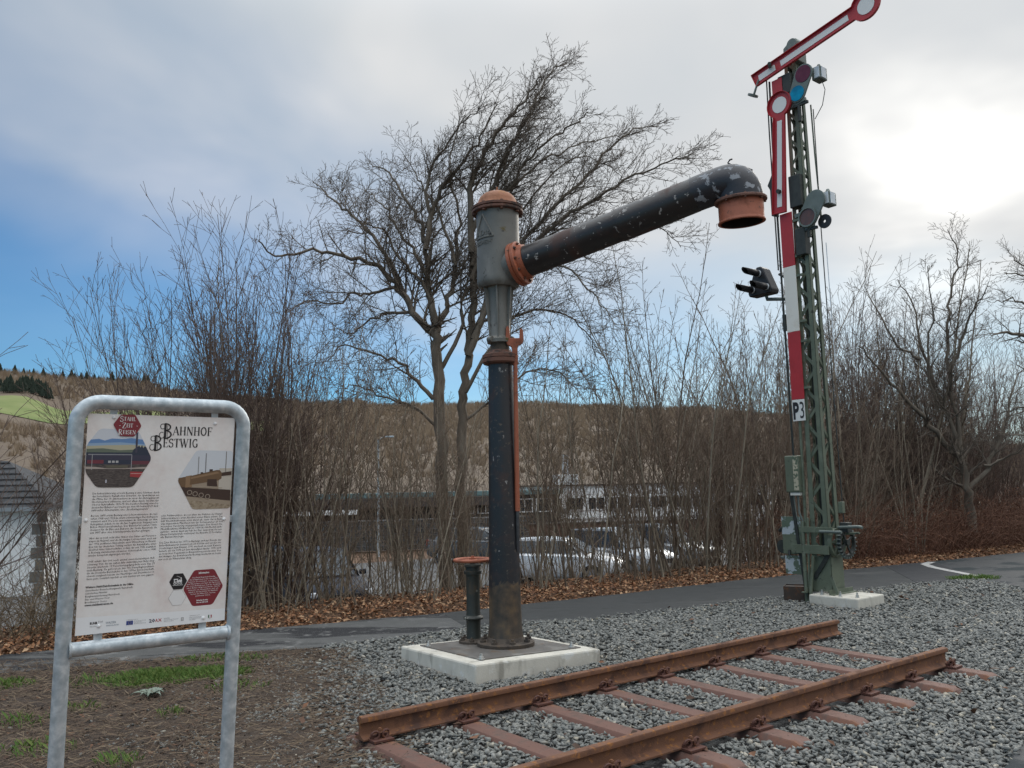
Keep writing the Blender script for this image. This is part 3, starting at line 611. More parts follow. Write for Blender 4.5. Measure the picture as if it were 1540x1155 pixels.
for i in range(3):
    p, q_ = tri[i], tri[(i + 1) % 3]
    for j in range(8):
        u0, u1 = j / 8, (j + 1) / 8
        a0 = (p[0] + (q_[0] - p[0]) * u0, p[1] + (q_[1] - p[1]) * u0); a1 = (p[0] + (q_[0] - p[0]) * u1, p[1] + (q_[1] - p[1]) * u1)
        A = Vector(wrap(np.array([[a0[0], a0[1], .002]]), PH, zc, .229)[0]); B = Vector(wrap(np.array([[a1[0], a1[1], .002]]), PH, zc, .229)[0]); b.tube([A, B], .010, 6)
for body, size, zz in (('ADM', .090, .022), ('ESSHEIM', .058, -.075)):
    V, F = text_mesh(body, size, 'CENTER', 2, 0.006); V[:, 1] += zz; V[:, 0] *= 1.05; b.add(wrap(V, PH, zc, .229), F)
b.obj('cast_emblem', MAT['cast'], head, 40)['label'] = 'raised cast triangle emblem with letters'
b = MB(); b.lathe([(.22, h1 + .0), (.272, h1 + .005), (.278, h1 + .012), (.278, h1 + .034), (.268, h1 + .037), (.262, h1 + .041), (.268, h1 + .045), (.278, h1 + .048), (.278, h1 + .072), (.262, h1 + .078), (.22, h1 + .082)], 48); b.obj('head_flange', MAT['rim'], crane, 30)
for k in range(8):
    a = k * pi / 4 + .2; b = MB(); b.lathe([(.02, h1 - .012), (.022, h1 - .01), (.022, h1 + .085), (.02, h1 + .088)], 6, Matrix.Translation((.25 * cos(a), .25 * sin(a), 0))); b.obj('flange_bolt', MAT['rim'], crane, 30)
hd = h1 + .078
b = MB(); b.lathe([(.262, hd), (.255, hd + .012), (.225, hd + .016), (.215, hd + .03), (.208, hd + .065), (.19, hd + .105), (.155, hd + .140), (.10, hd + .166), (.05, hd + .178), (.03, hd + .182), (.026, hd + .195), (.011, hd + .197), (.009, hd + .235), (.003, hd + .238)], 40); b.obj('dome_cap', MAT['dome'], crane, 45)
# arm
A0 = Vector((KX, KY, zb(3.955) + KZ)) - Vector((KX, KY, KZ)); AE = Vector((2.02 - KX, 7.50 - KY, zb(4.475)))
A0 = Vector((0, 0, zb(3.965))); ad = (AE - A0).normalized(); hz = Vector((ad.x, ad.y, 0)).normalized(); sdv_ = Vector((0, 0, 1)).cross(hz)
def frame(o, zax, xax):
    z_ = zax.normalized(); x_ = (xax - z_ * xax.dot(z_)).normalized(); y_ = z_.cross(x_)
    return Matrix(((x_.x, y_.x, z_.x, o.x), (x_.y, y_.y, z_.y, o.y), (x_.z, y_.z, z_.z, o.z), (0, 0, 0, 1)))
FA_ = frame(A0, ad, sdv_)
b = MB(); b.lathe([(.185, .05), (.19, .16), (.195, .215)], 36, FA_); b.obj('branch_stub', MAT['cast'], crane, 50)
b = MB(); b.lathe([(.18, .213), (.232, .216), (.238, .222), (.238, .252), (.230, .256), (.222, .259), (.230, .262), (.236, .268), (.236, .296), (.226, .302), (.192, .304), (.188, .33), (.178, .365)], 40, FA_); fl = b.obj('arm_flange', MAT['orange'], crane, 30)
for k in range(10):
    a = k * pi / 5; M = FA_ @ Matrix.Translation((.205 * cos(a), .205 * sin(a), 0)); b = MB(); b.lathe([(.017, .208), (.018, .21), (.018, .315), (.009, .317), (.009, .328)], 6, M); b.obj('flange_bolt', MAT['rim'], fl, 30)
LA = (AE - A0).length
b = MB(); pts = []; rad = []
for d_, r_ in ((.34, .166), (.5, .165), (1.0, .163), (1.40, .161), (1.415, .168), (1.43, .169), (1.47, .1685), (2.0, .166), (LA - .25, .165)):
    sag = -0.012 * sin(pi * d_ / LA); pts.append(A0 + ad * d_ + Vector((0, 0, sag))); rad.append(r_)
b.tube(pts, rad, 36); b.obj('arm_pipe', MAT['black_arm'], crane, 50)
# elbow bending down into the spout
HC = Vector((2.175 - KX, 7.43 - KY, 0)); ztop = zb(4.285)
p0 = A0 + ad * (LA - .26); down = Vector((0, 0, -1)); ctrl = []
P3 = Vector((HC.x, HC.y, ztop)); P1 = p0 + ad * .36; P2 = P3 + Vector((0, 0, .23))
n_, k_ = 36, 14; vs = []; xa = sdv_
for i in range(k_):
    u = i / (k_ - 1); p = p0 * (1 - u) ** 3 + P1 * 3 * u * (1 - u) ** 2 + P2 * 3 * u * u * (1 - u) + P3 * u ** 3
    tg = (P1 - p0) * (1 - u) ** 2 + (P2 - P1) * 2 * u * (1 - u) + (P3 - P2) * u * u; tg.normalize(); yb = tg.cross(xa)
    ra = .166 + .004 * sin(pi * u); rl = .166 + (.215 - .166) * u ** 1.6
    vs += [p + xa * cos(2 * pi * j / n_) * ra + yb * sin(2 * pi * j / n_) * rl for j in range(n_)]
b = MB(); b.add(vs, [(i * n_ + j, i * n_ + (j + 1) % n_, (i + 1) * n_ + (j + 1) % n_, (i + 1) * n_ + j) for i in range(k_ - 1) for j in range(n_)])
elbow = b.obj('elbow', MAT['elbow_paint'], crane, 60)
b = MB(); uu = .52; pe_ = p0 * (1 - uu) ** 3 + P1 * 3 * uu * (1 - uu) ** 2 + P2 * 3 * uu * uu * (1 - uu) + P3 * uu ** 3; ht = pe_ + (hz * .62 + Vector((0, 0, .78))) * .172
b.tube([ht + hz * -.10 + Vector((0, 0, .05)), ht + hz * -.13 + Vector((0, 0, .075)), ht + hz * -.11 + Vector((0, 0, .10)), ht + hz * -.085 + Vector((0, 0, .105))], .008, 6)
b.tube([ht + hz * -.09 + Vector((0, 0, .045)), ht + Vector((0, 0, .012)), ht + hz * .09 + Vector((0, 0, -.045))], .011, 6); b.obj('hook', MAT['black'], elbow, 60)
def oval(prof, nm, mt, parent, sm=35):
    n = 40; vs = []
    for (s_, z_) in prof:
        vs += [Vector((HC.x, HC.y, ztop + z_)) + hz * (cos(2 * pi * j / n) * (.215 + s_)) + sdv_ * (sin(2 * pi * j / n) * (.165 + s_)) for j in range(n)]
    k = len(prof); b = MB(); b.add(vs, [(i * n + j, i * n + (j + 1) % n, (i + 1) * n + (j + 1) % n, (i + 1) * n + j) for i in range(k - 1) for j in range(n)]); return b.obj(nm, MAT[mt], parent, sm)
oval([(-.01, .02), (.02, .015), (.028, .006), (.028, -.012), (.02, -.018), (-.02, -.02)], 'spout_rim', 'rim', crane)
hood = oval([(-.012, -.005), (-.006, -.02), (-.008, -.18), (-.004, -.19), (.004, -.20), (.004, -.212), (-.006, -.216), (-.020, -.214), (-.024, -.19), (-.026, -.01)], 'spout', 'orange', crane, 40)
oval([(-.030, -.215), (-.032, .0), (-.09, .03), (-.214, .04)], 'spout_lining', 'black', crane, 40)
for k in range(8):
    a = k * pi / 4 + .35; p = Vector((HC.x, HC.y, ztop)) + hz * cos(a) * .226 + sdv_ * sin(a) * .178; b = MB(); b.lathe([(.009, -.03), (.011, -.028), (.011, .022), (.009, .025)], 6, Matrix.Translation(p)); b.obj('rim_bolt', MAT['rim'], hood, 30)
# operating lever with fork
lx, ly = 0.150, -0.085
b = MB(); b.tube([(lx - .004, ly, zb(1.43)), (lx + .002, ly, zb(2.2)), (lx + .006, ly, zb(3.0))], [.026, .024, .024], 12); b.box((lx + .006, ly, zb(3.02)), (.055, .03, .14))
b.prism([(lx - .022, zb(3.05)), (lx + .034, zb(3.05)), (lx + .036, zb(3.14)), (lx + .092, zb(3.17)), (lx + .10, zb(3.22)), (lx + .095, zb(3.31)), (lx + .078, zb(3.33)), (lx + .060, zb(3.31)), (lx + .055, zb(3.225)), (lx - .040, zb(3.225)), (lx - .047, zb(3.33)), (lx - .062, zb(3.36)), (lx - .083, zb(3.34)), (lx - .090, zb(3.22)), (lx - .075, zb(3.16)), (lx - .026, zb(3.13))], ly - .018, ly + .018)
b.obj('lever', MAT['orange'], crane, 30, .004)
b = MB(); b.tube([(lx - .008, ly, zb(1.03)), (lx - .007, ly, zb(1.06)), (lx - .004, ly, zb(1.44))], [.012, .019, .021], 12); b.obj('lever_grip', MAT['lever_grey'], crane, 40)

# ------------------------------------------------------------------ stop valve with handwheel
VX, VY = -0.455, 8.83; VZ = SLABTOP(VX, VY) - .003
valve = thing('stop_valve', 'short dark valve pillar with orange handwheel beside the crane column', 'valve', (VX, VY, VZ))
b = MB(); b.lathe([(.15, 0), (.155, .008), (.155, .03), (.14, .035), (.095, .04), (.085, .05)], 28); b.obj('base_flange', MAT['base_rust'], valve, 30)
for k in range(6):
    a = k * pi / 3 + .4; b = MB(); b.lathe([(.026, .03), (.026, .052), (.014, .053), (.014, .072)], 6, Matrix.Translation((.125 * cos(a), .125 * sin(a), 0))); b.obj('flange_bolt', MAT['base_rust'], valve, 30)
b = MB(); b.lathe([(.078, .045), (.074, .06), (.074, .22), (.078, .235), (.102, .245), (.106, .26), (.098, .272), (.076, .285), (.071, .32), (.070, .68), (.074, .70), (.092, .705), (.094, .735), (.074, .742), (.072, .775), (.088, .782), (.088, .80), (.06, .806), (.03, .81), (.022, .86)], 28); b.obj('pillar', MAT['valve'], valve, 40)
b = MB(); R_ = .183
n1_, n2_ = 36, 10
b.add([((R_ + .024 * cos(2 * pi * j / n2_)) * cos(2 * pi * i / n1_), (R_ + .024 * cos(2 * pi * j / n2_)) * sin(2 * pi * i / n1_), .848 + .018 * sin(2 * pi * j / n2_)) for i in range(n1_) for j in range(n2_)],
      [(i * n2_ + j, ((i + 1) % n1_) * n2_ + j, ((i + 1) % n1_) * n2_ + (j + 1) % n2_, i * n2_ + (j + 1) % n2_) for i in range(n1_) for j in range(n2_)])
hw = b.obj('handwheel', MAT['orange'], valve, 60)
for k in range(5):
    a = k * 2 * pi / 5 + .2; b = MB(); b.bar((.02 * cos(a), .02 * sin(a), .85), (.17 * cos(a), .17 * sin(a), .85), .016, .03, (-sin(a), cos(a), 0)); b.obj('spoke', MAT['orange'], hw)
b = MB(); b.lathe([(.035, .83), (.036, .87), (.02, .872), (.018, .89)], 14); b.obj('hub', MAT['orange'], hw, 40)
# ------------------------------------------------------------------ information sign
sa, sti = 0.621, -0.097
s_r = Vector((cos(sa), sin(sa), 0)); s_n0 = Vector((-sin(sa), cos(sa), 0)); s_u = Vector((0, 0, 1)) * cos(sti) + s_n0 * sin(sti); s_n = s_u.cross(s_r)
sc_ = Vector((-1.422, 3.33, 1.556)); LC = 1.66; sb_ = sc_ - s_u * LC
sign = thing('information_sign', 'galvanised tube frame sign with printed station history panel', 'sign',
             M=Matrix(((s_r.x, s_n.x, s_u.x, sb_.x), (s_r.y, s_n.y, s_u.y, sb_.y), (s_r.z, s_n.z, s_u.z, sb_.z), (0, 0, 0, 1))))
HW, TR, TOP = 0.3165, 0.0278, LC + 0.466
b = MB(); pts = [(-HW, 0, -.03), (-HW, 0, .6), (-HW, 0, LC + .2)]
for k in range(9):
    a = pi - k * pi / 16; pts.append((-HW + .085 + .085 * cos(a), 0, TOP - .085 + .085 * sin(a)))
for k in range(1, 6): pts.append((-HW + .085 + (2 * HW - .17) * k / 6, 0, TOP))
for k in range(9):
    a = pi / 2 - k * pi / 16; pts.append((HW - .085 + .085 * cos(a), 0, TOP - .085 + .085 * sin(a)))
pts += [(HW, 0, LC + .2), (HW, 0, .6), (HW, 0, -.03)]
b.tube(pts, TR, 24); b.obj('tube_frame', MAT['galv'], sign, 70)
BZ = LC - .472
b = MB(); b.tube([(-HW + .026, 0, BZ), (0, 0, BZ), (HW - .026, 0, BZ)], TR * .97, 24); bar_ = b.obj('crossbar', MAT['galv'], sign, 70)
for s in (-1, 1):
    b = MB(); pr = [(s * (HW - .029), 0, BZ), (s * (HW - .026), 0, BZ), (s * (HW - .019), 0, BZ)]
    b.tube(pr, [.029, .0335, .035], 20); b.obj('weld_bead', MAT['galv'], bar_, 70)
def Z(v): return LC + v
for (u, v, w_, h_) in ((-.187, .436, .026, .07), (.197, .425, .026, .09), (-.198, -.425, .03, .07), (.191, -.43, .03, .07), (-.279, .012, .05, .028), (.276, -.002, .05, .028)):
    b = MB(); b.box((u, .006, Z(v)), (w_, .005, h_)); b.obj('mounting_tab', MAT['galv'], sign, None, .001)
PW, PH_ = .278, .4205
m, t_, b_ = newmat('panel_print'); tc_ = N(t_, 'ShaderNodeTexCoord'); ob_ = tc_.outputs['Object']
f1 = noise(t_, ob_, 5.5, 7, .6, .5); f2 = noise(t_, ob_, 45, 4)
c_ = RAMP(t_, f1, [(0.33, (0.74, 0.655, 0.625)), (0.47, (0.81, 0.765, 0.735)), (0.62, (0.84, 0.82, 0.80))]); c_ = MIX(t_, 0.12, c_, RAMP(t_, f2, [(0.35, 0.6), (0.65, 1.0)]), 'MULTIPLY')
L(t_, c_, b_.inputs['Base Color']); b_.inputs['Roughness'].default_value = .35
MAT['panel'] = m
b = MB(); b.box((0, 0, Z(0)), (2 * PW, .004, 2 * PH_)); panel = b.obj('panel', MAT['panel'], sign, None)
for (u, v) in ((-.187, .408), (.198, .395), (-.264, .013), (.254, -.0015), (-.1985, -.392), (.191, -.403)):
    b = MB(); b.lathe([(.0072, 0), (.0072, .0015), (.005, .004), (.0015, .005)], 14, Matrix.Translation((u, -.002, Z(v))) @ Matrix.Rotation(pi / 2, 4, 'X')); b.obj('rivet', mat('rivet_white', [(0.75, 0.75, 0.75)], rough=.35) if 'rivet_white' not in bpy.data.materials else bpy.data.materials['rivet_white'], sign, 50)
def flatcol(nm, c, r=.4): return bpy.data.materials[nm] if nm in bpy.data.materials else mat(nm, [c], rough=r)
_lay = [0]
def pr(poly, c, name='print_patch', nm=None, lay=1, z=True):
    """flat print on the panel: polygon in panel coordinates"""
    b = MB(); b.flat([(p[0], Z(p[1])) for p in poly], -.002 - .00035 * lay)
    return b.obj(name, c if not isinstance(c, tuple) else flatcol('print_%02x%02x%02x' % tuple(int(255 * v) for v in c), c), panel)
def rounded(poly, r=.012, k=4):
    out = []; n = len(poly)
    for i in range(n):
        p = Vector(poly[i]); a = Vector(poly[i - 1]) - p; c = Vector(poly[(i + 1) % n]) - p
        da, dc = min(r, a.length / 2.2), min(r, c.length / 2.2); A = p + a.normalized() * da; B = p + c.normalized() * dc
        for j in range(k + 1):
            u = j / k; q_ = A * (1 - u) ** 2 + p * 2 * u * (1 - u) + B * u * u; out.append((q_.x, q_.y))
    return out
def clip(poly, hexa):
    """Sutherland-Hodgman against a convex counter- or clockwise polygon"""
    ar = sum(hexa[i][0] * hexa[(i + 1) % len(hexa)][1] - hexa[(i + 1) % len(hexa)][0] * hexa[i][1] for i in range(len(hexa)))
    H = hexa if ar > 0 else hexa[::-1]; out = list(poly)
    for i in range(len(H)):
        a, c = H[i], H[(i + 1) % len(H)]; ins = lambda p: (c[0] - a[0]) * (p[1] - a[1]) - (c[1] - a[1]) * (p[0] - a[0]) >= 0
        new = []
        for j in range(len(out)):
            p, q_ = out[j - 1], out[j]
            if ins(q_) != ins(p):
                d1 = (c[0] - a[0]) * (p[1] - a[1]) - (c[1] - a[1]) * (p[0] - a[0]); d2 = (c[0] - a[0]) * (q_[1] - a[1]) - (c[1] - a[1]) * (q_[0] - a[0]); u = d1 / (d1 - d2)
                new.append((p[0] + (q_[0] - p[0]) * u, p[1] + (q_[1] - p[1]) * u))
            if ins(q_): new.append(q_)
        out = new
        if not out: break
    return out
# white foot band
pr([(-PW, -PH_), (PW, -PH_), (PW, -.372), (-PW, -.353)], (0.83, 0.84, 0.85), 'foot_band')
# first hexagonal picture: engine shed below hills
H1 = rounded([(-.2343, .3645), (-.0964, .3600), (-.0411, .2481), (-.1052, .1365), (-.2357, .1375), (-PW + .001, .1985), (-PW + .001, .3000)], .016)
def pic(name, H, patches, base):
    pc = pr(H, base, name, lay=1)
    for k, (poly, c) in enumerate(patches):
        q_ = clip(poly, H)
        if len(q_) > 2: o_ = pr(q_, c, 'print_patch', lay=2 + k * .25); o_.parent = panel
    return pc
R4 = lambda x0, y0, x1, y1: [(x0, y0), (x1, y0), (x1, y1), (x0, y1)]
def wavy(pts, yb): return [(pts[0][0], yb)] + [(pts[-1][0], yb)][::-1][:0] + list(pts) + [(pts[-1][0], yb)]
dk = mat('print_trackbed', [(0.035, 0.028, 0.028), (0.08, 0.065, 0.06), (0.13, 0.11, 0.10)], 90, .45, stretch=(1, 1, 4))
pp = [(wavy([(-.28, .318), (-.255, .322), (-.235, .324), (-.215, .318), (-.19, .326), (-.15, .325), (-.12, .329), (-.09, .325), (-.03, .318)], .24), (0.13, 0.25, 0.47)),
      (wavy([(-.28, .306), (-.22, .309), (-.16, .312), (-.11, .308), (-.03, .303)], .24), (0.28, 0.40, 0.55)),
      (wavy([(-.28, .296), (-.2, .300), (-.12, .303), (-.03, .297)], .24), (0.45, 0.42, 0.30)),
      (wavy([(-.28, .285), (-.22, .288), (-.16, .281), (-.11, .284), (-.03, .28)], .24), (0.13, 0.16, 0.12)),
      (wavy([(-.28, .272), (-.115, .2725), (-.11, .285), (-.09, .300), (-.085, .292), (-.08, .303), (-.075, .29), (-.07, .298), (-.03, .27)], .12), (0.030, 0.040, 0.065)),
      (R4(-.27, .262, -.115, .266), (0.25, 0.25, 0.27)), (R4(-.28, .243, -.03, .262), (0.045, 0.045, 0.075)),
      (R4(-.1035, .272, -.0965, .352), (0.06, 0.06, 0.09)),
      (R4(-.272, .229, -.215, .243), (0.17, 0.035, 0.05)), (R4(-.115, .226, -.05, .240), (0.13, 0.04, 0.055)),
      (R4(-.28, .12, -.03, .226), dk),
      (wavy([(-.28, .218), (-.24, .216), (-.20, .2105), (-.14, .211), (-.05, .217)], .2085), (0.40, 0.34, 0.30)),
      (R4(-.205, .213, -.128, .222), (0.12, 0.11, 0.08))]
for k in range(3): pp.append((R4(-.199 + k * .0135, .232, -.1895 + k * .0135, .2405), (0.42, 0.42, 0.42)))
pp += [(R4(-.2565, .205, -.2545, .264), (0.4, 0.4, 0.4)), (R4(-.1165, .203, -.1145, .264), (0.38, 0.38, 0.4)),
       ([(-.118, .198), (-.072, .197), (-.08, .174), (-.118, .178)], (0.36, 0.045, 0.05)), (R4(-.117, .189, -.074, .191), (0.6, 0.4, 0.38)), (R4(-.205, .155, -.2005, .167), (0.55, 0.55, 0.62))]
pic('shed_picture', H1, pp, (0.60, 0.63, 0.68))
LG = rounded([(-.189, .3815), (-.1625, .4205), (-.1115, .4215), (-.0863, .3775), (-.1109, .3350), (-.1625, .3355)], .007)
pr(LG, (0.215, 0.028, 0.038), 'logo_hexagon', lay=8)
# second picture: steam locomotive in sepia
H2 = rounded([(.1292, .2837), (.2775, .2827), (.2775, .0431), (.1253, .0425), (.0599, .1628)], .014)
gr = mat('print_sepia_ground', [(0.20, 0.15, 0.10), (0.33, 0.26, 0.18), (0.40, 0.33, 0.25)], 120, .45)
lc = (0.16, 0.095, 0.05); ld_ = (0.055, 0.032, 0.024); lh = (0.27, 0.17, 0.095)
pl = [(wavy([(.05, .155), (.10, .168), (.16, .172), (.22, .176), (.29, .180)], .03), (0.34, 0.27, 0.2)), (R4(.225, .10, .29, .21), (0.52, 0.47, 0.40)),
      (R4(.1385, .18, .1415, .258), (0.25, 0.25, 0.25)), (R4(.167, .185, .171, .272), (0.25, 0.25, 0.26)), (R4(.249, .19, .252, .28), (0.2, 0.18, 0.16)),
      ([(.05, .09), (.29, .055), (.29, .03), (.05, .03)], gr), ([(.05, .168), (.092, .176), (.092, .11), (.05, .12)], lc),
      ([(.075, .100), (.275, .075), (.275, .120), (.075, .135)], ld_),
      ([(.092, .178), (.115, .182), (.118, .134), (.092, .132)], lh), ([(.110, .179), (.215, .203), (.225, .203), (.235, .192), (.235, .168), (.222, .160), (.110, .143)], lc), ([(.112, .174), (.215, .196), (.228, .190), (.112, .166)], lh),
      (R4(.185, .197, .198, .206), ld_), (R4(.15, .188, .160, .194), ld_), ([(.178, .165), (.215, .165), (.220, .135), (.178, .138)], ld_), ([(.235, .192), (.275, .198), (.275, .182), (.235, .178)], ld_),
      ([(.118, .1385), (.24, .130), (.24, .1275), (.118, .136)], (0.42, 0.34, 0.26))]
for cx_, cz_ in ((.110, .112), (.132, .106), (.156, .100), (.182, .094)):
    pl.append(([(cx_ + .0105 * cos(k * pi / 5), cz_ + .0105 * sin(k * pi / 5)) for k in range(10)], (0.30, 0.24, 0.19))); pl.append(([(cx_ + .0075 * cos(k * pi / 5), cz_ + .0075 * sin(k * pi / 5)) for k in range(10)], ld_))
pic('locomotive_picture', H2, pl, (0.62, 0.65, 0.69))
# lettering
def word(lines, m, name='lettering', lay=3, bold=0.0, parent=None):
    """lines: (text, x0, x1 or None, baseline z, size)"""
    b = MB(); pos = []
    for (tx, x0, x1, zz, size) in lines:
        V, F = text_mesh(tx, size, 'LEFT', 1, 0.0, bold)
        if not len(V): continue
        wdt = V[:, 0].max()
        if x1 is not None: V[:, 0] *= (x1 - x0) / wdt
        b.add([(x0 + p[0], -.002 - .00035 * lay, Z(zz + p[1])) for p in V], F)
    me = bpy.data.meshes.new(name); me.from_pydata(b.v, [], b.f); return link(name, me, m, panel)
def para(text, x0, x1, z0, step, size, last=None):
    ls = text.split('|'); return [(t, x0, x1 if (i < len(ls) - 1 and last is not None) or last is None else x0 + (x1 - x0) * last, z0 - step * i, size) for i, t in enumerate(ls)]
INK = MAT['ink']; SZ = .0105
T = []
T += para('Die Industrialisierung erreicht Bestwig in zwei Schritten: durch|das benachbarte Ramsbecker Erzrevier, das Spekulanten um|die Mitte des 19. Jahrhunderts zu einer Art Ruhrgebiet im|Hochsauerland stilisieren, und vor allem durch den Bau der|Oberen Ruhrtalbahn 1870-73. Die beschert Bestwig einen be-|deutenden Bahnhof und macht aus dem 44-Seelen-Dorf dank|zahlreicher Arbeitsplätze eine „Eisenbahngemeinde“.', -.2474, -.0061, .1115, .0107, SZ, .86)
T += para('Bereits 1873 erhält Bestwig eine Lokomotivstation, die zwi-|schen 1918 und 1924 zu einem zehnständigen Rundschuppen|erweitert wird. Die Loks unterstützen die Güterzüge aus dem|Ruhrgebiet, indem sie sie die hier beginnende Steigung nach|Brilon Wald hinaufschieben. Der Bahnhof ist zudem Umla-|destation für die Blei- und Zinkerze der Grube Ramsbeck, die|seit 1897 über eine Schmalspurbahn hierher gelangen.', -.2480, -.0075, .0262, .0107, SZ, .90)
T += para('Aber das ist noch nicht alles: Neben den Güter- und Personen-|zügen im Ruhrtal sind die Bestwiger Lokomotiven auch auf|der 1906 eröffneten Nebenbahn nach Winterberg im Einsatz.|Erst mit der deutschen Teilung verliert die Ruhrtalbahn einen|Großteil ihres Güterverkehrs, sodass die seit 1942 zusätzlich|in Bestwig stationierten schweren Güterzugloks schon 1948|wieder komplett abgezogen werden.', -.2492, -.0080, -.0592, .0109, SZ, .62)
T += para('1965 erlebt der Ort noch einmal einen kurzzeitigen Auf-|schwung: Von der im selben Jahr elektrifizierten Ruhr-Sieg-|Strecke wechseln 17 Personenzugdampfloks vom Typ 23|nach Bestwig. Sie gehören zu den 105 Dampflugmaschinen,|die die Deutsche Bundesbahn in den 1950er Jahren beschafft,|obwohl zeitgleich bereits der Nachfolger mit Dieselmotor in|Serie geht. Letztlich handelt es sich hierbei um eine giganti-', -.2504, -.0090, -.1475, .0110, SZ)
T += para('sche Fehlinvestition, die vor allem der Fraktion der Dampf-|lokkonstrukteure einen Abschied erster Klasse sichert. Das|hält Eisenbahnfreunde nicht davon ab, einer der in Best-|wig eingesetzten Maschinen mit der Seriennummer 23 014|besondere Verehrung entgegenzubringen. Der Grund: Die|Modellbaufirma Märklin hat sie 1954 als H0-Modell nach-|gebildet - und ist damit am Puls der Zeit, denn trotz des ver-|alteten Dampfantriebs verkörpert die Baureihe 23 hochaktu-|elle Bahntechnologie.', .0067, .2482, .0180, .0107, SZ, .38)
T += para('Die 23er bleiben bis 1971 in Bestwig, und zur Freude der|Bahn-Enthusiasten kommt Lok 23 014 hin und wieder vor|Sonderzügen zum Einsatz. 1971 wechselt sie nach Kaisers-|lautern, wo sie 1974 auf dem Abstellgleis landet. 1976 wird|sie trotz ihrer Popularität in Braunschweig verschrottet. Von|den Anlagen des Betriebswerks Bestwig wiederum ist heute|nur noch ein Wasserkran übrig.', .0047, .2479, -.0895, .0110, SZ, .52)
word(T, INK, 'body_text')
T = para('Weitere Stahl-Zeit-Reiseziele in der Nähe', -.2515, -.083, -.2445, .011, .0105) + [('www.stahlzeitreisen.de', -.2513, -.1521, -.3125, .0105)]
word(T, INK, 'bold_text', bold=.00035)
T = [('Sauerländer Besucherbergwerk Ramsbeck', -.2515, -.085, -.2565, .0102), ('Schieferbau Nuttlar', -.2515, -.175, -.2678, .0102), ('Bergbauwanderweg Ramsbeck', -.2515, -.130, -.2790, .0102), ('Erz- und Wasser-Tour', -.2515, -.165, -.2902, .0102), ('Bruchhauser Steine', -.2515, -.175, -.3014, .0102)]
word(T, INK, 'list_text')
# serif display letters drawn as strokes: (points, width) on a unit-high cell
def arc(cx_, cy_, rx, ry, a0, a1, n=10): return [(cx_ + rx * cos(radians(a0 + (a1 - a0) * k / n)), cy_ + ry * sin(radians(a0 + (a1 - a0) * k / n))) for k in range(n + 1)]
def ser(x, y, w_=.22): return ([(x - w_ / 2, y), (x + w_ / 2, y)], .05)
G = {}
G['A'] = (.74, [([(.06, 0), (.37, 1)], .06), ([(.37, 1), (.64, 0)], .15), ([(.18, .33), (.52, .33)], .05), ser(.08, .025), ser(.64, .025)])
G['H'] = (.80, [([(.17, 0), (.17, 1)], .15), ([(.62, 0), (.62, 1)], .15), ([(.17, .5), (.62, .5)], .05), ser(.17, .025), ser(.62, .025), ser(.17, .975), ser(.62, .975)])
G['N'] = (.80, [([(.13, 0), (.13, 1)], .06), ([(.15, 1), (.64, .02)], .15), ([(.65, 0), (.65, 1)], .06), ser(.13, .025), ser(.65, .975), ser(.12, .975, .16)])
G['O'] = (.78, [(arc(.38, .5, .28, .47, 60, 300), .13), (arc(.38, .5, .28, .47, -60, 60), .13)])
G['F'] = (.64, [([(.17, 0), (.17, 1)], .15), ([(.1, .97), (.58, .97)], .06), ([(.56, .97), (.56, .80)], .05), ([(.17, .52), (.46, .52)], .05), ([(.45, .62), (.45, .42)], .05), ser(.17, .025)])
G['E'] = (.66, [([(.17, 0), (.17, 1)], .15), ([(.1, .97), (.58, .97)], .06), ([(.56, .97), (.56, .80)], .05), ([(.1, .03), (.60, .03)], .06), ([(.58, .03), (.58, .20)], .05), ([(.17, .52), (.46, .52)], .05), ([(.45, .62), (.45, .42)], .05)])
G['S'] = (.62, [(arc(.30, .74, .20, .23, 20, 180, 8) + arc(.30, .74, .20, .23, 180, 250, 4) + arc(.30, .27, .22, .25, 70, 0, 5) + arc(.30, .27, .22, .25, 0, -160, 8), .11), ([(.49, .98), (.49, .74)], .05), ([(.08, .02), (.08, .28)], .05)])
G['T'] = (.70, [([(.34, 0), (.34, 1)], .15), ([(.04, .97), (.64, .97)], .06), ([(.05, .97), (.05, .78)], .05), ([(.63, .97), (.63, .78)], .05), ser(.34, .025)])
G['W'] = (1.06, [([(.08, 1), (.30, 0)], .14), ([(.30, 0), (.50, .9)], .06), ([(.46, 1), (.70, 0)], .14), ([(.70, 0), (.92, 1)], .06), ser(.1, .975), ser(.48, .975), ser(.93, .975)])
G['I'] = (.36, [([(.17, 0), (.17, 1)], .15), ser(.17, .025), ser(.17, .975)])
G['G'] = (.78, [(arc(.40, .5, .28, .47, 50, 330, 14), .12), ([(.60, 0.05), (.60, .42)], .13), ser(.60, .43), ([(.58, .95), (.58, .72)], .05)])
G['L'] = (.62, [([(.17, 0), (.17, 1)], .15), ser(.17, .975), ([(.1, .03), (.56, .03)], .06), ([(.55, .03), (.55, .22)], .05)])
G['Z'] = (.74, [([(.10, .96), (.62, .96)], .07), ([(.60, .95), (.10, .05)], .14), ([(.08, .04), (.64, .04)], .07), ([(.10, .96), (.08, .75)], .05), ([(.63, .04), (.65, .26)], .05)])
G['R'] = (.76, [([(.17, 0), (.17, 1)], .15), (arc(.22, .74, .34, .24, 90, -90), .11), ([(.34, .5), (.62, .02)], .13), ser(.17, .025), ser(.64, .025, .18)])
G['B'] = (.74, [([(.26, 0), (.26, 1)], .15), ([(.40, .05), (.40, .95)], .03), (arc(.26, .76, .32, .23, 100, -90), .09), (arc(.26, .27, .38, .26, 90, -100), .10),
                (arc(.10, .80, .15, .17, 60, 300, 8), .045), (arc(.06, .22, .16, .2, 60, 330, 9), .045)])
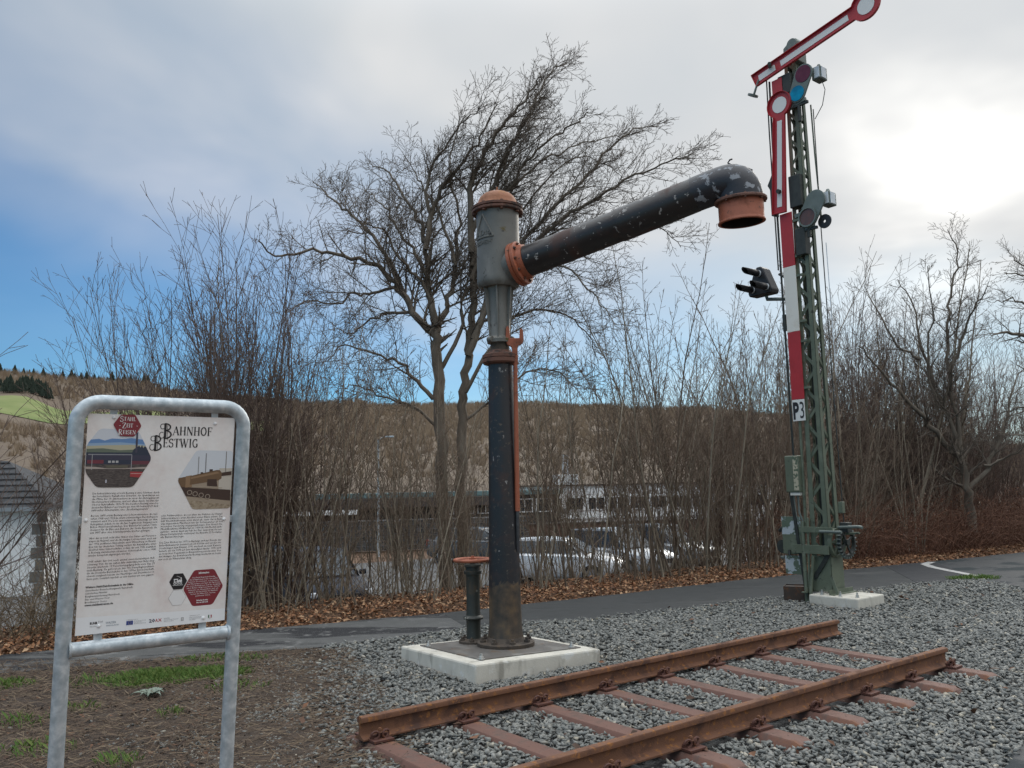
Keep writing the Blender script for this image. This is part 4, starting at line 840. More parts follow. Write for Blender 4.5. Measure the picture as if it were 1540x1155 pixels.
def strokes(txt, x0, z0, h, wtot, capscale, b, y):
    """lay a word in small caps; the first letter taller"""
    adv = [G[c][0] * (capscale if i == 0 else 1) for i, c in enumerate(txt)]; sx = wtot / sum(adv)
    x = x0
    for i, c in enumerate(txt):
        hh = h * (capscale if i == 0 else 1); ww = sx * (capscale if i == 0 else 1); zz = z0 - (h * (capscale - 1) * .55 if i == 0 else 0)
        for pts, sw in G[c][1]:
            for (p, q_) in zip(pts[:-1], pts[1:]):
                P_ = Vector((x + p[0] * ww, zz + p[1] * hh)); Q_ = Vector((x + q_[0] * ww, zz + q_[1] * hh)); d_ = Q_ - P_
                if d_.length < 1e-6: continue
                vert = abs(d_.y) / d_.length; hw_ = sw * (ww * vert + hh * .8 * (1 - vert)) / 2; n_ = Vector((-d_.y, d_.x)).normalized() * hw_; e = d_.normalized() * hw_ * .25
                b.flat([(v.x, Z(v.y)) for v in (P_ - n_ - e, Q_ - n_ + e, Q_ + n_ + e, P_ + n_ - e)], y)
        x += adv[i] * sx
def title(words, m, lay, name='title_lettering'):
    b = MB()
    for (txt, x0, z0, h, wt, cs_) in words: strokes(txt, x0, z0, h, wt, cs_, b, -.002 - .00035 * lay)
    me = bpy.data.meshes.new(name); me.from_pydata(b.v, [], b.f); return link(name, me, m, panel)
title([('BAHNHOF', -.012, .3440, .0345, .201, 1.75), ('BESTWIG', -.046, .2950, .0345, .181, 1.75)], INK, 3)
WH = flatcol('print_white', (0.78, 0.77, 0.76))
title([('STAHL', -.166, .3960, .0155, .058, 1.45), ('ZEIT', -.157, .3705, .0155, .040, 1.45), ('REISEN', -.170, .3440, .0155, .064, 1.45)], WH, 10, 'logo_lettering')
pr(R4(-.167, .376, -.162, .3775), WH, lay=10); pr(R4(-.105, .376, -.100, .3775), WH, lay=10)
# information hexagons
hx = lambda cx_, cz_, rx, rz: [(cx_ - rx, cz_), (cx_ - rx * .5, cz_ + rz), (cx_ + rx * .5, cz_ + rz), (cx_ + rx, cz_), (cx_ + rx * .5, cz_ - rz), (cx_ - rx * .5, cz_ - rz)]
pr(rounded(hx(.185, -.278, .080, .073), .010), (0.215, 0.028, 0.038), 'red_hexagon', lay=1)
pr(hx(.0848, -.2455, .0345, .0315), INK, 'black_hexagon', lay=2); pr(hx(.0845, -.3105, .0345, .0305), INK, 'hexagon_outline', lay=1.5); pr(hx(.0845, -.3105, .0338, .0298), WH, 'white_hexagon', lay=2)
T = [('Information', .163, .205, -.221, .0115)]
word(T, WH, 'hexagon_heading', lay=4, bold=.0004)
rows = ['Das Eisenbahngelände Bestwig:', 'Zur Dampflokzeit ist der Ort weithin', 'bekannt: Drehscheibe, Lokschuppen', 'und Wasserkran versorgen die Maschinen,', 'die vom Ruhrtal aus auf die Steigung', 'nach Brilon Wald wechseln. Heute', 'erinnern ein Wasserkran und ein', 'Signal an die Geschichte des Bahnhofs', 'und an die Menschen, die hier', 'gearbeitet haben.']
T = []
for i, r_ in enumerate(rows):
    hw_ = (.046, .056, .061, .066, .068, .066, .060, .058, .050, .030)[i]; T.append((r_, .185 - hw_, .185 + hw_, -.2375 - .0083 * i, .0080))
word(T, WH, 'hexagon_text', lay=4)
word([('Entdecken Sie mehr', .160, .206, -.331, .0078), ('über den QR-Code!', .160, .206, -.3395, .0078)], WH, 'hexagon_text', lay=4, bold=.0003)
# locomotive pictogram
for poly in (R4(.068, -.2475, .083, -.236), R4(.083, -.2475, .099, -.2405), R4(.0935, -.2405, .0975, -.230), R4(.066, -.236, .085, -.2345), R4(.088, -.2405, .091, -.2375)):
    pr(poly, WH, lay=5)
for cx_ in (.0715, .083, .0945): pr([(cx_ + .005 * cos(k * pi / 5), -.2525 + .005 * sin(k * pi / 5)) for k in range(10)], WH, lay=5); pr([(cx_ + .0028 * cos(k * pi / 5), -.2525 + .0028 * sin(k * pi / 5)) for k in range(10)], INK, lay=6)
pr(R4(.064, -.261, .104, -.2595), WH, lay=5); pr([(.0775, -.2225), (.078, -.2240), (.0965, -.2325), (.0955, -.2305)], WH, lay=5)
pr(R4(.0712, -.245, .0798, -.2385), INK, lay=6)
# logos along the foot band
word([('RUHR', -.2296, -.203, -.3835, .0125)], INK, 'foot_logo', bold=.0005); word([('TOP', -.202, -.184, -.3805, .0110), ('Sauerland', -.2296, -.190, -.3935, .0062)], flatcol('print_grey', (.2, .2, .2)), 'foot_logo')
word([('WASSER', -.1746, -.138, -.3870, .0125), ('EISENLAND', -.172, -.126, -.3960, .0070)], flatcol('print_slate', (.19, .25, .30)), 'foot_logo')
eu = pr(R4(-.1008, -.3995, -.0768, -.384), (0.02, 0.05, 0.25), 'flag_logo', lay=3)
for k in range(12):
    a = k * pi / 6; cx_, cz_ = -.0888 + .0055 * cos(a), -.3917 + .0055 * sin(a); pr([(cx_ + .0009 * cos(j * pi / 2), cz_ + .0009 * sin(j * pi / 2)) for j in range(4)], (0.75, 0.6, 0.05), lay=4)
gy = flatcol('print_grey', (.2, .2, .2))
word([('Kofinanziert durch', -.1008, -.060, -.3815, .0048), ('Europäischer Fonds', -.0725, -.030, -.3880, .0052), ('für regionale', -.0725, -.045, -.3930, .0052), ('Entwicklung', -.0725, -.030, -.3985, .0052)], gy, 'foot_logo')
word([('20', -.0183, .0045, -.3985, .0185)], flatcol('print_navy', (.05, .05, .09)), 'foot_logo', bold=.0005); word([('A', .0055, .0150, -.3985, .0170), ('X', .0160, .0300, -.3985, .0170)], flatcol('print_redline', (.42, .03, .04)), 'foot_logo', bold=.0003)
word([('WANDEL', .038, .060, -.3905, .0058), ('Ministerium für Wirtschaft', .038, .093, -.3965, .0050), ('des Landes', .038, .075, -.4020, .0050)], gy, 'foot_logo')
pr(R4(.1034, -.4050, .1130, -.3915), gy, 'foot_logo', lay=3); pr(R4(.1052, -.4033, .1112, -.3990), WH, lay=4); pr(R4(.1052, -.3972, .1112, -.3932), WH, lay=4)
word([('Gefördert durch', .1355, .176, -.3895, .0050), ('Ministerium für Heimat', .1355, .183, -.3965, .0052), ('des Landes Nordrhein', .1355, .180, -.4015, .0052), ('Westfalen', .1355, .160, -.4065, .0052)], gy, 'foot_logo')
pr([(.2102, -.3920), (.2245, -.3925), (.2245, -.4030), (.2175, -.4090), (.2102, -.4030)], (0.03, 0.12, 0.05), 'shield_logo', lay=3); pr([(.2172, -.3922), (.2245, -.3925), (.2245, -.4030), (.2175, -.4088)], (0.40, 0.04, 0.05), lay=4); pr([(.214, -.3922), (.2195, -.3922), (.2205, -.4062), (.2175, -.4088), (.2145, -.4062)], WH, lay=4.5)
# ------------------------------------------------------------------ semaphore signal
sgM = Matrix(((TN[0], TD[0], 0, 4.524), (TN[1], TD[1], 0, 12.075), (0, 0, 1, 0.0), (0, 0, 0, 1)))
sig = thing('semaphore_signal', 'tall green lattice semaphore signal mast with red and white arms', 'signal', M=sgM)
MU = -.055
def hwid(z): return np.interp(z, [.1, .7, 2.0, 8.1], [.150, .142, .124, .095])
GRN = MAT['sig_green']
for sx in (-1, 1):
    for sy in (-1, 1):
        b = MB(); z0_, z1_ = 0.10, 8.12
        for (du, dv, l1, l2) in ((0, 0, .078, .009), (0, 0, .009, .078)):
            vs = []
            for z_ in (z0_, z1_):
                w_ = hwid(z_); k = 1 if z_ == z0_ else .75
                for (a, c) in ((0, 0), (1, 0), (1, 1), (0, 1)): vs.append((MU + sx * (w_ - a * l1 * k), sy * (w_ - c * l2 * k), z_))
            b.add(vs, [(0, 1, 2, 3), (4, 5, 6, 7), (0, 1, 5, 4), (1, 2, 6, 5), (2, 3, 7, 6), (3, 0, 4, 7)])
        b.obj('mast_leg', GRN, sig)
def lat_face(ax, sg):
    zz = 0.55; k = 0
    while zz < 8.0:
        st = 0.30 - 0.012 * zz; z2 = zz + st; w0, w1 = hwid(zz), hwid(z2); s = 1 if k % 2 else -1; i0, i1 = w0 - .01, w1 - .01
        if ax == 'y': a, c = (MU - s * i0, sg * (w0 - .012), zz), (MU + s * i1, sg * (w1 - .012), z2); sd_ = (0, 1, 0)
        else: a, c = (MU + sg * (w0 - .012), -s * i0, zz), (MU + sg * (w1 - .012), s * i1, z2); sd_ = (1, 0, 0)
        b = MB(); b.bar(a, c, .042, .006, sd_); b.obj('lattice_bar', GRN, sig); zz = z2; k += 1
for ax in 'xy':
    for sg in (-1, 1): lat_face(ax, sg)
b = MB(); b.box((MU, -.157, .36), (.30, .008, .48)); b.obj('foot_plate', GRN, sig, None, .002)
b = MB(); b.box((MU + .157, 0, .36), (.008, .30, .48)); b.obj('foot_plate', GRN, sig, None, .002)
b = MB(); b.box((MU - .157, 0, .36), (.008, .30, .48)); b.obj('foot_plate', GRN, sig, None, .002)
for s in (-1, 1):
    b = MB(); b.bar((MU + s * .19, -.30, .125), (MU + s * .19, .30, .125), .07, .012, (1, 0, 0)); b.bar((MU + s * .22, -.30, .098), (MU + s * .22, .30, .098), .012, .07, (1, 0, 0)); b.obj('foot_angle', GRN, sig)
    b = MB(); b.bar((MU + s * .25, -.20, .11), (MU + s * .15, -.165, .33), .05, .012, (0, 1, 0)); b.obj('brace', GRN, sig)
# central tubes and rods
def rod(pts, r, nm='rod', m=GRN, n=8): 
    b = MB(); b.tube(pts, r, n); return b.obj(nm, m, sig, 60)
rod([(-.09, .02, .6), (-.06, .02, 8.0)], .030, 'inner_tube', MAT['sig_dark'])
rod([(-.285, -.12, .92), (-.27, -.12, 2.5), (-.24, -.13, 5.2)], .022, 'pull_rod'); rod([(-.40, -.14, 2.0), (-.41, -.14, 4.2), (-.415, -.14, 6.9), (-.40, -.14, 7.95)], .016, 'pull_rod', MAT['sig_dark']); rod([(-.435, -.17, 4.9), (-.44, -.17, 7.1), (-.43, -.17, 8.0)], .011, 'pull_rod', MAT['sig_dark'])
rod([(.18, .10, 5.6), (.17, .06, 6.6), (.16, .06, 7.4)], .012, 'pull_rod'); rod([(.24, .02, .9), (.22, .02, 3), (.21, .02, 5.4), (.215, .03, 7.3)], .008, 'cable', MAT['sig_dark'], 6); rod([(.26, .06, 3.2), (.25, .06, 5.2)], .006, 'cable', MAT['clear'], 6)
# mast boards
def plate(nm, u0, u1, z0, z1, y, m, th=.012, sh=0.0, parent=None):
    b = MB(); b.prism([(u0, z0), (u1, z0), (u1 + sh, z1), (u0 + sh, z1)], y, y + th); return b.obj(nm, m, parent or sig, None, .002)
BY = -.172
plate('board', -.352, -.142, 4.915, 5.752, BY, MAT['sig_red'])['label'] = 'upper red mast board'
plate('board', -.350, -.140, 3.913, 4.912, BY - .001, MAT['cream'])['label'] = 'white mast board'
plate('board', -.348, -.138, 2.890, 3.910, BY, MAT['sig_red'])['label'] = 'lower red mast board'
for z_ in (5.6, 5.05, 4.75, 4.05, 3.75, 3.05):
    b = MB(); b.box((-.16, -.15, z_), (.26, .03, .035)); b.obj('board_bracket', GRN, sig)
pn = plate('number_plate', -.348, -.142, 2.568, 2.884, BY, MAT['sig_white'])
V, F = text_mesh('P', .33, 'LEFT', 3, 0.0, .014); V[:, 0] *= .105 / V[:, 0].max(); b = MB(); b.add([(-.340 + p[0], BY - .0025, 2.605 + p[1] * .245 / V[:, 1].max()) for p in V], F)
V, F = text_mesh('3', .33, 'LEFT', 3, 0.0, 0.0); V[:, 0] -= V[:, 0].min(); V[:, 0] *= .070 / V[:, 0].max(); b2 = MB(); b2.add([(-.222 + p[0], BY - .0025, 2.605 + p[1] * .245 / V[:, 1].max()) for p in V], F)
for bb in (b, b2): bb.obj('numeral', MAT['ink'], pn)
# arms: outline with disc end, raised rims, white inlay
def arm(nm, c0, c1, hw0, hw1, R, rw, y, tail, label, stripe):
    """c0 tail end, c1 disc centre; returns the red plate"""
    c0 = Vector(c0); c1 = Vector(c1); d_ = (c1 - c0).normalized(); n_ = Vector((-d_.y, d_.x)); l = (c1 - c0).length
    al = math.asin(min(.95, (hw1 * 1.0) / R)); out = [c0 - n_ * hw0 + d_ * tail[0], ]
    jl = l - R * cos(al) - .05
    out += [c0 + d_ * jl - n_ * hw1]
    for k in range(29):
        a = -(pi - al) + (2 * pi - 2 * al) * k / 28; out.append(c1 + d_ * (R * cos(a)) + n_ * (R * sin(a)))
    out += [c0 + d_ * jl + n_ * hw1, c0 + n_ * hw0 + d_ * tail[1]]
    poly = [(p.x, p.y) for p in out]; b = MB(); b.prism(poly, y, y + .010); pl_ = b.obj(nm, MAT['sig_red'], sig); pl_['label'] = label
    # turned-up rim
    b = MB(); pts = [Vector((p[0], y - .012, p[1])) for p in poly]
    for i in range(len(pts)):
        p, q_ = pts[i], pts[(i + 1) % len(pts)]
        if (q_ - p).length > .004: b.bar(p, q_, .008, .044, (0, 1, 0))
    b.obj('rim', MAT['sig_red'], pl_)
    b = MB(); b.prism([(c1.x + rw * cos(k * pi / 14), c1.y + rw * sin(k * pi / 14)) for k in range(28)], y - .006, y - .001); b.obj('white_disc', MAT['sig_white'], pl_)
    for (s0_, s1_, hs) in stripe:
        A = c0 + d_ * s0_; B = c0 + d_ * s1_; b = MB(); b.prism([tuple(v) for v in (A - n_ * hs, B - n_ * hs, B + n_ * hs, A + n_ * hs)], y - .005, y - .001); b.obj('white_stripe', MAT['sig_white'], pl_)
    return pl_
ua = arm('signal_arm', (-.595, 8.035), (1.285, 8.362), .112, .105, .215, .128, -.215, (.0, -.045), 'horizontal red and white signal arm', [(.06, .37, .05), (.47, 1.63, .046)])
la = arm('signal_arm', (-.325, 5.765), (-.205, 7.472), .118, .098, .205, .126, -.205, (0, 0), 'vertical second red and white signal arm', [(.10, 1.46, .042)])
plate('arm_backplate', -.33, -.15, 7.60, 7.91, -.19, MAT['sig_red'], .01)
rod([(-.33, -.20, 8.15), (-.25, -.34, 8.13)], .028, 'arm_pivot', MAT['sig_dark'], 12); rod([(-.30, -.20, 6.10), (-.30, -.26, 6.10)], .034, 'arm_pivot', MAT['sig_dark'], 12)
rod([(-.54, -.22, 8.02), (-.60, -.24, 7.86), (-.63, -.24, 7.80)], .018, 'counterweight_rod', MAT['sig_grey']); b = MB(); b.lathe([(.03, -.02), (.085, -.015), (.085, .015), (.03, .02)], 14, Matrix.Translation((-.64, -.25, 7.79)) @ Matrix.Rotation(.5, 4, 'Y')); b.obj('counterweight', MAT['sig_grey'], sig, 40)
# dark housings behind the arms
b = MB(); b.box((-.12, -.11, 7.78), (.22, .14, .32)); b.obj('arm_bearing', MAT['sig_dark'], sig, None, .01)
b = MB(); b.prism([(-.50, 5.78), (-.40, 5.74), (-.40, 6.50), (-.46, 6.42), (-.54, 6.28), (-.50, 6.20)], -.165, -.11); b.obj('bearing_cover', MAT['sig_dark'], sig, None, .005)
b = MB(); b.box((-.06, -.10, 6.05), (.20, .16, .50)); b.obj('arm_bearing', MAT['sig_dark'], sig, None, .01); b = MB(); b.box((-.02, -.12, 5.25), (.17, .14, .42)); b.obj('arm_bearing', MAT['sig_dark'], sig, None, .01)
# cap box on the mast head
b = MB(); b.prism([(-.15, 8.10), (.11, 8.10), (.11, 8.42), (.08, 8.48), (.0, 8.50), (-.15, 8.40)], -.10, .12); b.obj('head_box', MAT['sig_grey'], sig, None, .012)
b = MB(); b.tube([(.02, -.13, 8.40), (.02, .13, 8.40)], .085, 18); b.obj('head_pulley', MAT['sig_grey'], sig, 40)
# spectacles and lamps
def disc(cx_, cz_, r, y0, y1, nm, m, parent=None, n=24, hole=0):
    b = MB()
    if hole:
        vs = [(cx_ + rr * cos(2 * pi * k / n), yy, cz_ + rr * sin(2 * pi * k / n)) for yy in (y0, y1) for rr in (r, hole) for k in range(n)]
        fs = []
        for k in range(n):
            j = (k + 1) % n; fs += [(k, j, n + j, n + k), (2 * n + k, 3 * n + k, 3 * n + j, 2 * n + j), (k, 2 * n + k, 2 * n + j, j), (n + k, n + j, 3 * n + j, 3 * n + k)]
        b.add(vs, fs)
    else: b.prism([(cx_ + r * cos(2 * pi * k / n), cz_ + r * sin(2 * pi * k / n)) for k in range(n)], y0, y1)
    return b.obj(nm, m, parent or sig, 40)
def hull(c1, r1, c2, r2, n=16):
    c1 = Vector(c1); c2 = Vector(c2); d_ = c2 - c1; a0 = atan2(d_.y, d_.x); al = math.acos((r1 - r2) / d_.length); out = []
    for k in range(n + 1): a = a0 + al + (2 * pi - 2 * al) * k / n; out.append((c1.x + r1 * cos(a), c1.y + r1 * sin(a)))
    for k in range(n + 1): a = a0 - al + 2 * al * k / n; out.append((c2.x + r2 * cos(a), c2.y + r2 * sin(a)))
    return out
def spect(cA, rA, cB, rB, y, mA, mB):
    b = MB(); b.prism(hull(cA, rA + .022, cB, rB + .022), y, y + .03); sp = b.obj('spectacle_frame', MAT['sig_grey'], sig, None, .004)
    if mA: disc(*cA, rA, y - .006, y + .02, 'lens', mA, sp)
    if mB: disc(*cB, rB, y - .008, y + .02, 'lens', mB, sp)
    return sp
spect((.225, 7.80), .130, (.105, 7.535), .118, -.20, MAT['glass_red'], MAT['glass_blue'])
spect((.275, 5.80), .135, (.140, 5.575), .135, -.20, None, MAT['lens_brown'])
disc(.140, 5.575, .150, -.225, -.195, 'lens_ring', MAT['sig_grey'], None, 24, .128)
disc(.355, 5.47, .105, -.12, -.10, 'shutter_disc', MAT['black'], None, 24, .022)
for (u, z_) in ((.385, 7.77), (.385, 5.81)):
    b = MB(); b.box((u, -.02, z_), (.14, .20, .20)); lb = b.obj('lamp', MAT['sig_grey'], sig, None, .012)
    b = MB(); b.box((u + .02, -.125, z_), (.085, .012, .17)); b.obj('lamp_window', MAT['clear'], lb, None, .003)
    b = MB(); b.box((u + .076, -.03, z_), (.012, .12, .17)); b.obj('lamp_window', MAT['clear'], lb, None, .003)
    b = MB(); b.tube([(u, -.02, z_ + .09), (u, -.02, z_ + .16)], [.05, .02], 12); b.obj('lamp_chimney', MAT['sig_grey'], lb, 40)
for z_ in (7.62, 5.66, 5.42, 7.38):
    b = MB(); b.bar((-.10, -.14, z_), (.22, -.17, z_ + .03), .06, .05, (0, 1, 0)); b.obj('lamp_bracket', MAT['sig_grey'], sig, None, .004)
rod([(.10, -.16, 7.35), (.10, -.16, 7.10)], .03, 'bracket_foot', MAT['sig_dark']); rod([(.12, -.16, 5.42), (.12, -.16, 5.28)], .028, 'bracket_foot', MAT['sig_dark'])
rod([(.42, -.02, 7.66), (.46, -.02, 7.50), (.40, -.02, 7.28), (.25, 0, 7.12)], .006, 'cable', MAT['sig_dark'], 6)
b = MB(); b.box((.13, -.16, 7.36), (.24, .04, .04)); b.obj('lamp_bracket', MAT['sig_dark'], sig); b = MB(); b.box((.15, -.16, 5.40), (.22, .04, .04)); b.obj('lamp_bracket', MAT['sig_dark'], sig)
# substitute signal: three hooded lights
cu_, cz_ = -.80, 4.80
b = MB(); b.prism([(cu_ - .22, cz_ - .15), (cu_ - .20, cz_ - .21), (cu_ + .20, cz_ - .21), (cu_ + .22, cz_ - .15), (cu_ + .08, cz_ + .20), (cu_ + .03, cz_ + .24), (cu_ - .03, cz_ + .24), (cu_ - .08, cz_ + .20)], -.16, .04); hs = b.obj('light_housing', MAT['black'], sig, None, .015)
for (du, dv) in ((0, .13), (-.13, -.11), (.13, -.11)):
    n = 16; b = MB(); vs = []
    for (yy, r_) in ((-.155, .055), (-.56, .048)):
        for k in range(n): vs.append((cu_ + du + r_ * cos(2 * pi * k / n), yy + (.10 * (1 - sin(2 * pi * k / n)) / 2 if yy < -.3 else 0), cz_ + dv + r_ * sin(2 * pi * k / n)))
    b.add(vs, [(k, (k + 1) % n, n + (k + 1) % n, n + k) for k in range(n)])
    h_ = b.obj('light_hood', MAT['black'], hs, 60); md = h_.modifiers.new('solid', 'SOLIDIFY'); md.thickness = .004
    disc(cu_ + du, cz_ + dv, .055, -.20, -.17, 'light_lens', MAT['clear'], hs, 16)
rod([(cu_ + .02, -.02, cz_ - .21), (cu_ + .03, -.02, cz_ - .27), (-.42, -.06, 4.46), (-.15, -.10, 4.42)], .028, 'light_bracket', MAT['sig_grey'], 10)
rod([(-.46, -.12, 4.85), (-.30, -.15, 4.74)], .02, 'rod_guide', MAT['sig_dark']); rod([(-.40, -.14, 3.95), (-.40, -.14, 4.2)], .035, 'rod_joint', MAT['sig_dark'])
# cabinet, levers and wire wheel near the foot
b = MB(); b.box((-.40, -.14, 1.79), (.235, .14, .54)); cb = b.obj('cabinet', GRN, sig, None, .015); b = MB(); b.box((-.335, -.214, 1.80), (.075, .006, .50)); b.obj('bare_patch', paint('peeled_primer', (0.42, 0.38, 0.28), [((0.09, 0.12, 0.08), 14, .52, .02)], .6), cb); b = MB(); b.box((-.385, -.14, 1.50), (.16, .10, .05)); b.obj('cable_gland', MAT['cream'], cb, None, .005)
for (a, c) in (((-.44, -.15, 1.49), (-.30, -.15, .92)), ((-.36, -.15, 1.49), (-.28, -.13, 1.0))):
    m_ = (Vector(a) + Vector(c)) / 2 + Vector((-.045, 0, -.02)); rod([a, m_, c], .014, 'conduit', MAT['sig_grey'])
b = MB(); b.bar((-.47, -.17, 1.55), (-.30, -.17, -.03), .05, .016, (0, 1, 0)); b.obj('dark_lever', MAT['sig_dark'], sig)
rod([(-.29, -.20, -.05), (-.29, -.20, .7), (-.29, -.19, 1.1)], .030, 'conduit'); rod([(-.235, -.20, -.05), (-.225, -.2, .4), (-.20, -.19, 1.15)], .019, 'conduit'); rod([(-.22, -.24, -.07), (-.13, -.22, .62)], .024, 'conduit')
b = MB(); b.bar((-.48, -.20, .705), (.13, -.235, .705), .125, .02, (0, 1, 0)); b.obj('cross_bar', GRN, sig, None, .003)
b = MB(); b.bar((-.34, -.21, .985), (.20, -.225, .985), .08, .02, (0, 1, 0)); b.obj('cross_bar', GRN, sig, None, .003); rod([(.02, -.26, .965), (.36, -.26, .965)], .022, 'shaft', MAT['sig_grey'])
p1 = plate('lever_plate', -.665, -.345, .90, 1.165, -.16, MAT['sig_peel'], .012); plate('lever_box', -.655, -.345, .62, .905, -.17, GRN, .10); plate('lever_plate', -.640, -.36, .33, .60, -.16, MAT['sig_peel'], .012)
disc(-.70, .72, .10, -.12, -.05, 'small_pulley', MAT['sig_dark'], None, 16); rod([(-.66, -.14, 1.0), (-.74, -.10, .95)], .03, 'hinge', MAT['sig_dark']); rod([(-.66, -.14, .56), (-.74, -.10, .56)], .022, 'hinge', MAT['sig_grey']); rod([(-.545, -.185, .68), (-.535, -.20, .60)], .02, 'latch', MAT['sig_dark'])
def annulus(bm_, c, r0, r1, y0, y1, n):
    vs = [(c.x + rr * cos(2 * pi * k / n), yy, c.z + rr * sin(2 * pi * k / n)) for yy in (y0, y1) for rr in (r1, r0) for k in range(n)]; fs = []
    for k in range(n):
        j = (k + 1) % n; fs += [(k, j, n + j, n + k), (2 * n + k, 3 * n + k, 3 * n + j, 2 * n + j), (k, 2 * n + k, 2 * n + j, j), (n + k, n + j, 3 * n + j, 3 * n + k)]
    bm_.add(vs, fs)
def wheel(cu, cy, cz, R, th, m, nsp, teeth=0):
    """wire wheel standing in the plane of the mast's right-hand face"""
    b = MB(); annulus(b, Vector((0, 0, 0)), R - .03, R, -th / 2, th / 2, 32); w_ = b.obj('wire_wheel', m, sig, 40); w_.matrix_local = Matrix.Translation((cu, cy, cz)) @ Matrix.Rotation(pi / 2, 4, 'Z')
    for k in range(nsp):
        a = k * 2 * pi / nsp + .5; b = MB(); b.bar((.02 * cos(a), 0, .02 * sin(a)), ((R - .02) * cos(a), 0, (R - .02) * sin(a)), .03, .016, (0, 1, 0)); b.obj('spoke', m, w_)
    b = MB(); b.prism([(.045 * cos(k * pi / 8), .045 * sin(k * pi / 8)) for k in range(16)], -th * .7, th * .7); b.obj('hub', m, w_, 40)
    for k in range(teeth):
        a = k * 2 * pi / teeth; b = MB(); b.box(((R + .014) * cos(a), 0, (R + .014) * sin(a)), (.03, .05, .016), Matrix.Rotation(-a, 3, 'Y')); b.obj('tooth', MAT['sig_grey'], w_)
wheel(.135, -.02, .80, .205, .055, GRN, 5); wheel(.235, .06, .80, .20, .05, MAT['sig_dark'], 4, 24)
rod([(.22, -.10, 1.02), (.56, -.16, 1.04), (.62, -.17, 1.03)], .022, 'crank', MAT['sig_grey']); rod([(.30, -.05, .93), (.52, -.08, .95)], .016, 'crank', GRN); b = MB(); b.box((.26, -.05, 1.30), (.07, .07, .16)); b.obj('guide_block', GRN, sig, None, .006); b = MB(); b.box((.30, -.04, 1.02), (.12, .12, .14)); b.obj('guide_block', MAT['sig_dark'], sig, None, .006)
b = MB(); b.bar((.10, -.18, .66), (-.16, -.17, .30), .06, .02, (0, 1, 0)); b.obj('dark_lever', MAT['sig_dark'], sig)
# footing
ft = thing('signal_footing', 'pale concrete footing block under the signal mast', 'footing', M=sgM)
b = MB(); b.box((.22, -.02, -.03), (.74, .70, .24)); b.obj('block', MAT['concrete'], ft, None, .02)
for (u, v) in ((.02, -.30), (.30, -.30), (.52, -.25)):
    b = MB(); b.lathe([(.03, .09), (.03, .10), (.022, .101), (.022, .125), (.012, .126), (.012, .16)], 8, Matrix.Translation((u, v, 0))); b.obj('anchor_bolt', MAT['bolt'], ft, 40)
bx_ = thing('rusty_steel_box', 'low rusty brown steel box on the ballast left of the signal', 'box', M=sgM)
MAT['rust_box'] = paint('rusty_box', (0.045, 0.030, 0.022), [((0.12, 0.055, 0.028), 7, .53, .12)], .75)
bxm = Matrix.Translation((-.52, -.10, .045)) @ Matrix.Rotation(.5, 4, 'Z')
for (c, s) in (((0, -.15, 0), (.34, .012, .23)), ((0, .15, 0), (.34, .012, .23)), ((-.164, 0, 0), (.012, .288, .23)), ((.164, 0, 0), (.012, .288, .23))):
    b = MB(); b.box(c, s); o_ = b.obj('side', MAT['rust_box'], bx_); o_.matrix_local = bxm
b = MB(); b.box((0, 0, .095), (.314, .286, .012)); o_ = b.obj('lid', MAT['rust_box'], bx_); o_.matrix_local = bxm
# ------------------------------------------------------------------ hills and far woods
def az_of(px): return atan2(px - 770, FPX)
RIDX = [az_of(p) for p in (-900, -300, 0, 150, 400, 600, 800, 1000, 1200, 1350, 1500, 1800, 2600)]
RIDT = [.150, .142, .134, .129, .113, .107, .104, .096, .075, .052, .033, .028, .03]
def hillz(R, az):
    rg = np.interp(az, RIDX, RIDT); k = np.clip((R - 95) / (540 - 95), 0, 1.35)
    top = np.where(k <= 1, k ** 0.72, 1.0 - .25 * (k - 1))
    z = -1.45 + (R * rg * (0.98 if True else 1) + 3.1) * top
    return z + (vnoise(az * 26, R * .012, 4) - .5) * 5 * np.clip((R - 120) / 300, 0, 1)
azs = np.linspace(radians(-62), radians(62), 150); Rs = np.concatenate([np.linspace(92, 560, 52), np.linspace(590, 1300, 10)])
A, RR = np.meshgrid(azs, Rs); V = np.stack([RR * np.sin(A), RR * np.cos(A), hillz(RR, A)], -1).reshape(-1, 3)
nx, ny = len(azs), len(Rs); i = (np.arange(ny - 1)[:, None] * nx + np.arange(nx - 1)[None]).ravel()
MAT['hill'] = mat('brown_hillside', [(0.097, 0.069, 0.046), (0.114, 0.082, 0.054), (0.135, 0.100, 0.065)], 0.03, 0.95, 0, 0.6, 0.4, 0.8)
tag(link('hills', npmesh('hills', V, F4=np.stack([i, i + 1, i + nx + 1, i + nx], 1)), MAT['hill'], smooth=180), kind='structure')
MAT['meadow'] = mat('green_meadow', [(0.10, 0.14, 0.03), (0.15, 0.18, 0.05), (0.19, 0.20, 0.08)], 0.05, 0.95)
az2 = np.linspace(radians(-58), az_of(395), 60); R2 = np.linspace(350, 412, 12); A, RR = np.meshgrid(az2, R2); RR = RR + 6 * np.sin(A * 31) + 4 * np.sin(A * 77)
V = np.stack([RR * np.sin(A), RR * np.cos(A), hillz(RR, A) + .25], -1).reshape(-1, 3); nx, ny = 60, 12; i = (np.arange(ny - 1)[:, None] * nx + np.arange(nx - 1)[None]).ravel()
tag(link('meadow', npmesh('meadow', V, F4=np.stack([i, i + 1, i + nx + 1, i + nx], 1)), MAT['meadow'], smooth=180), kind='structure')
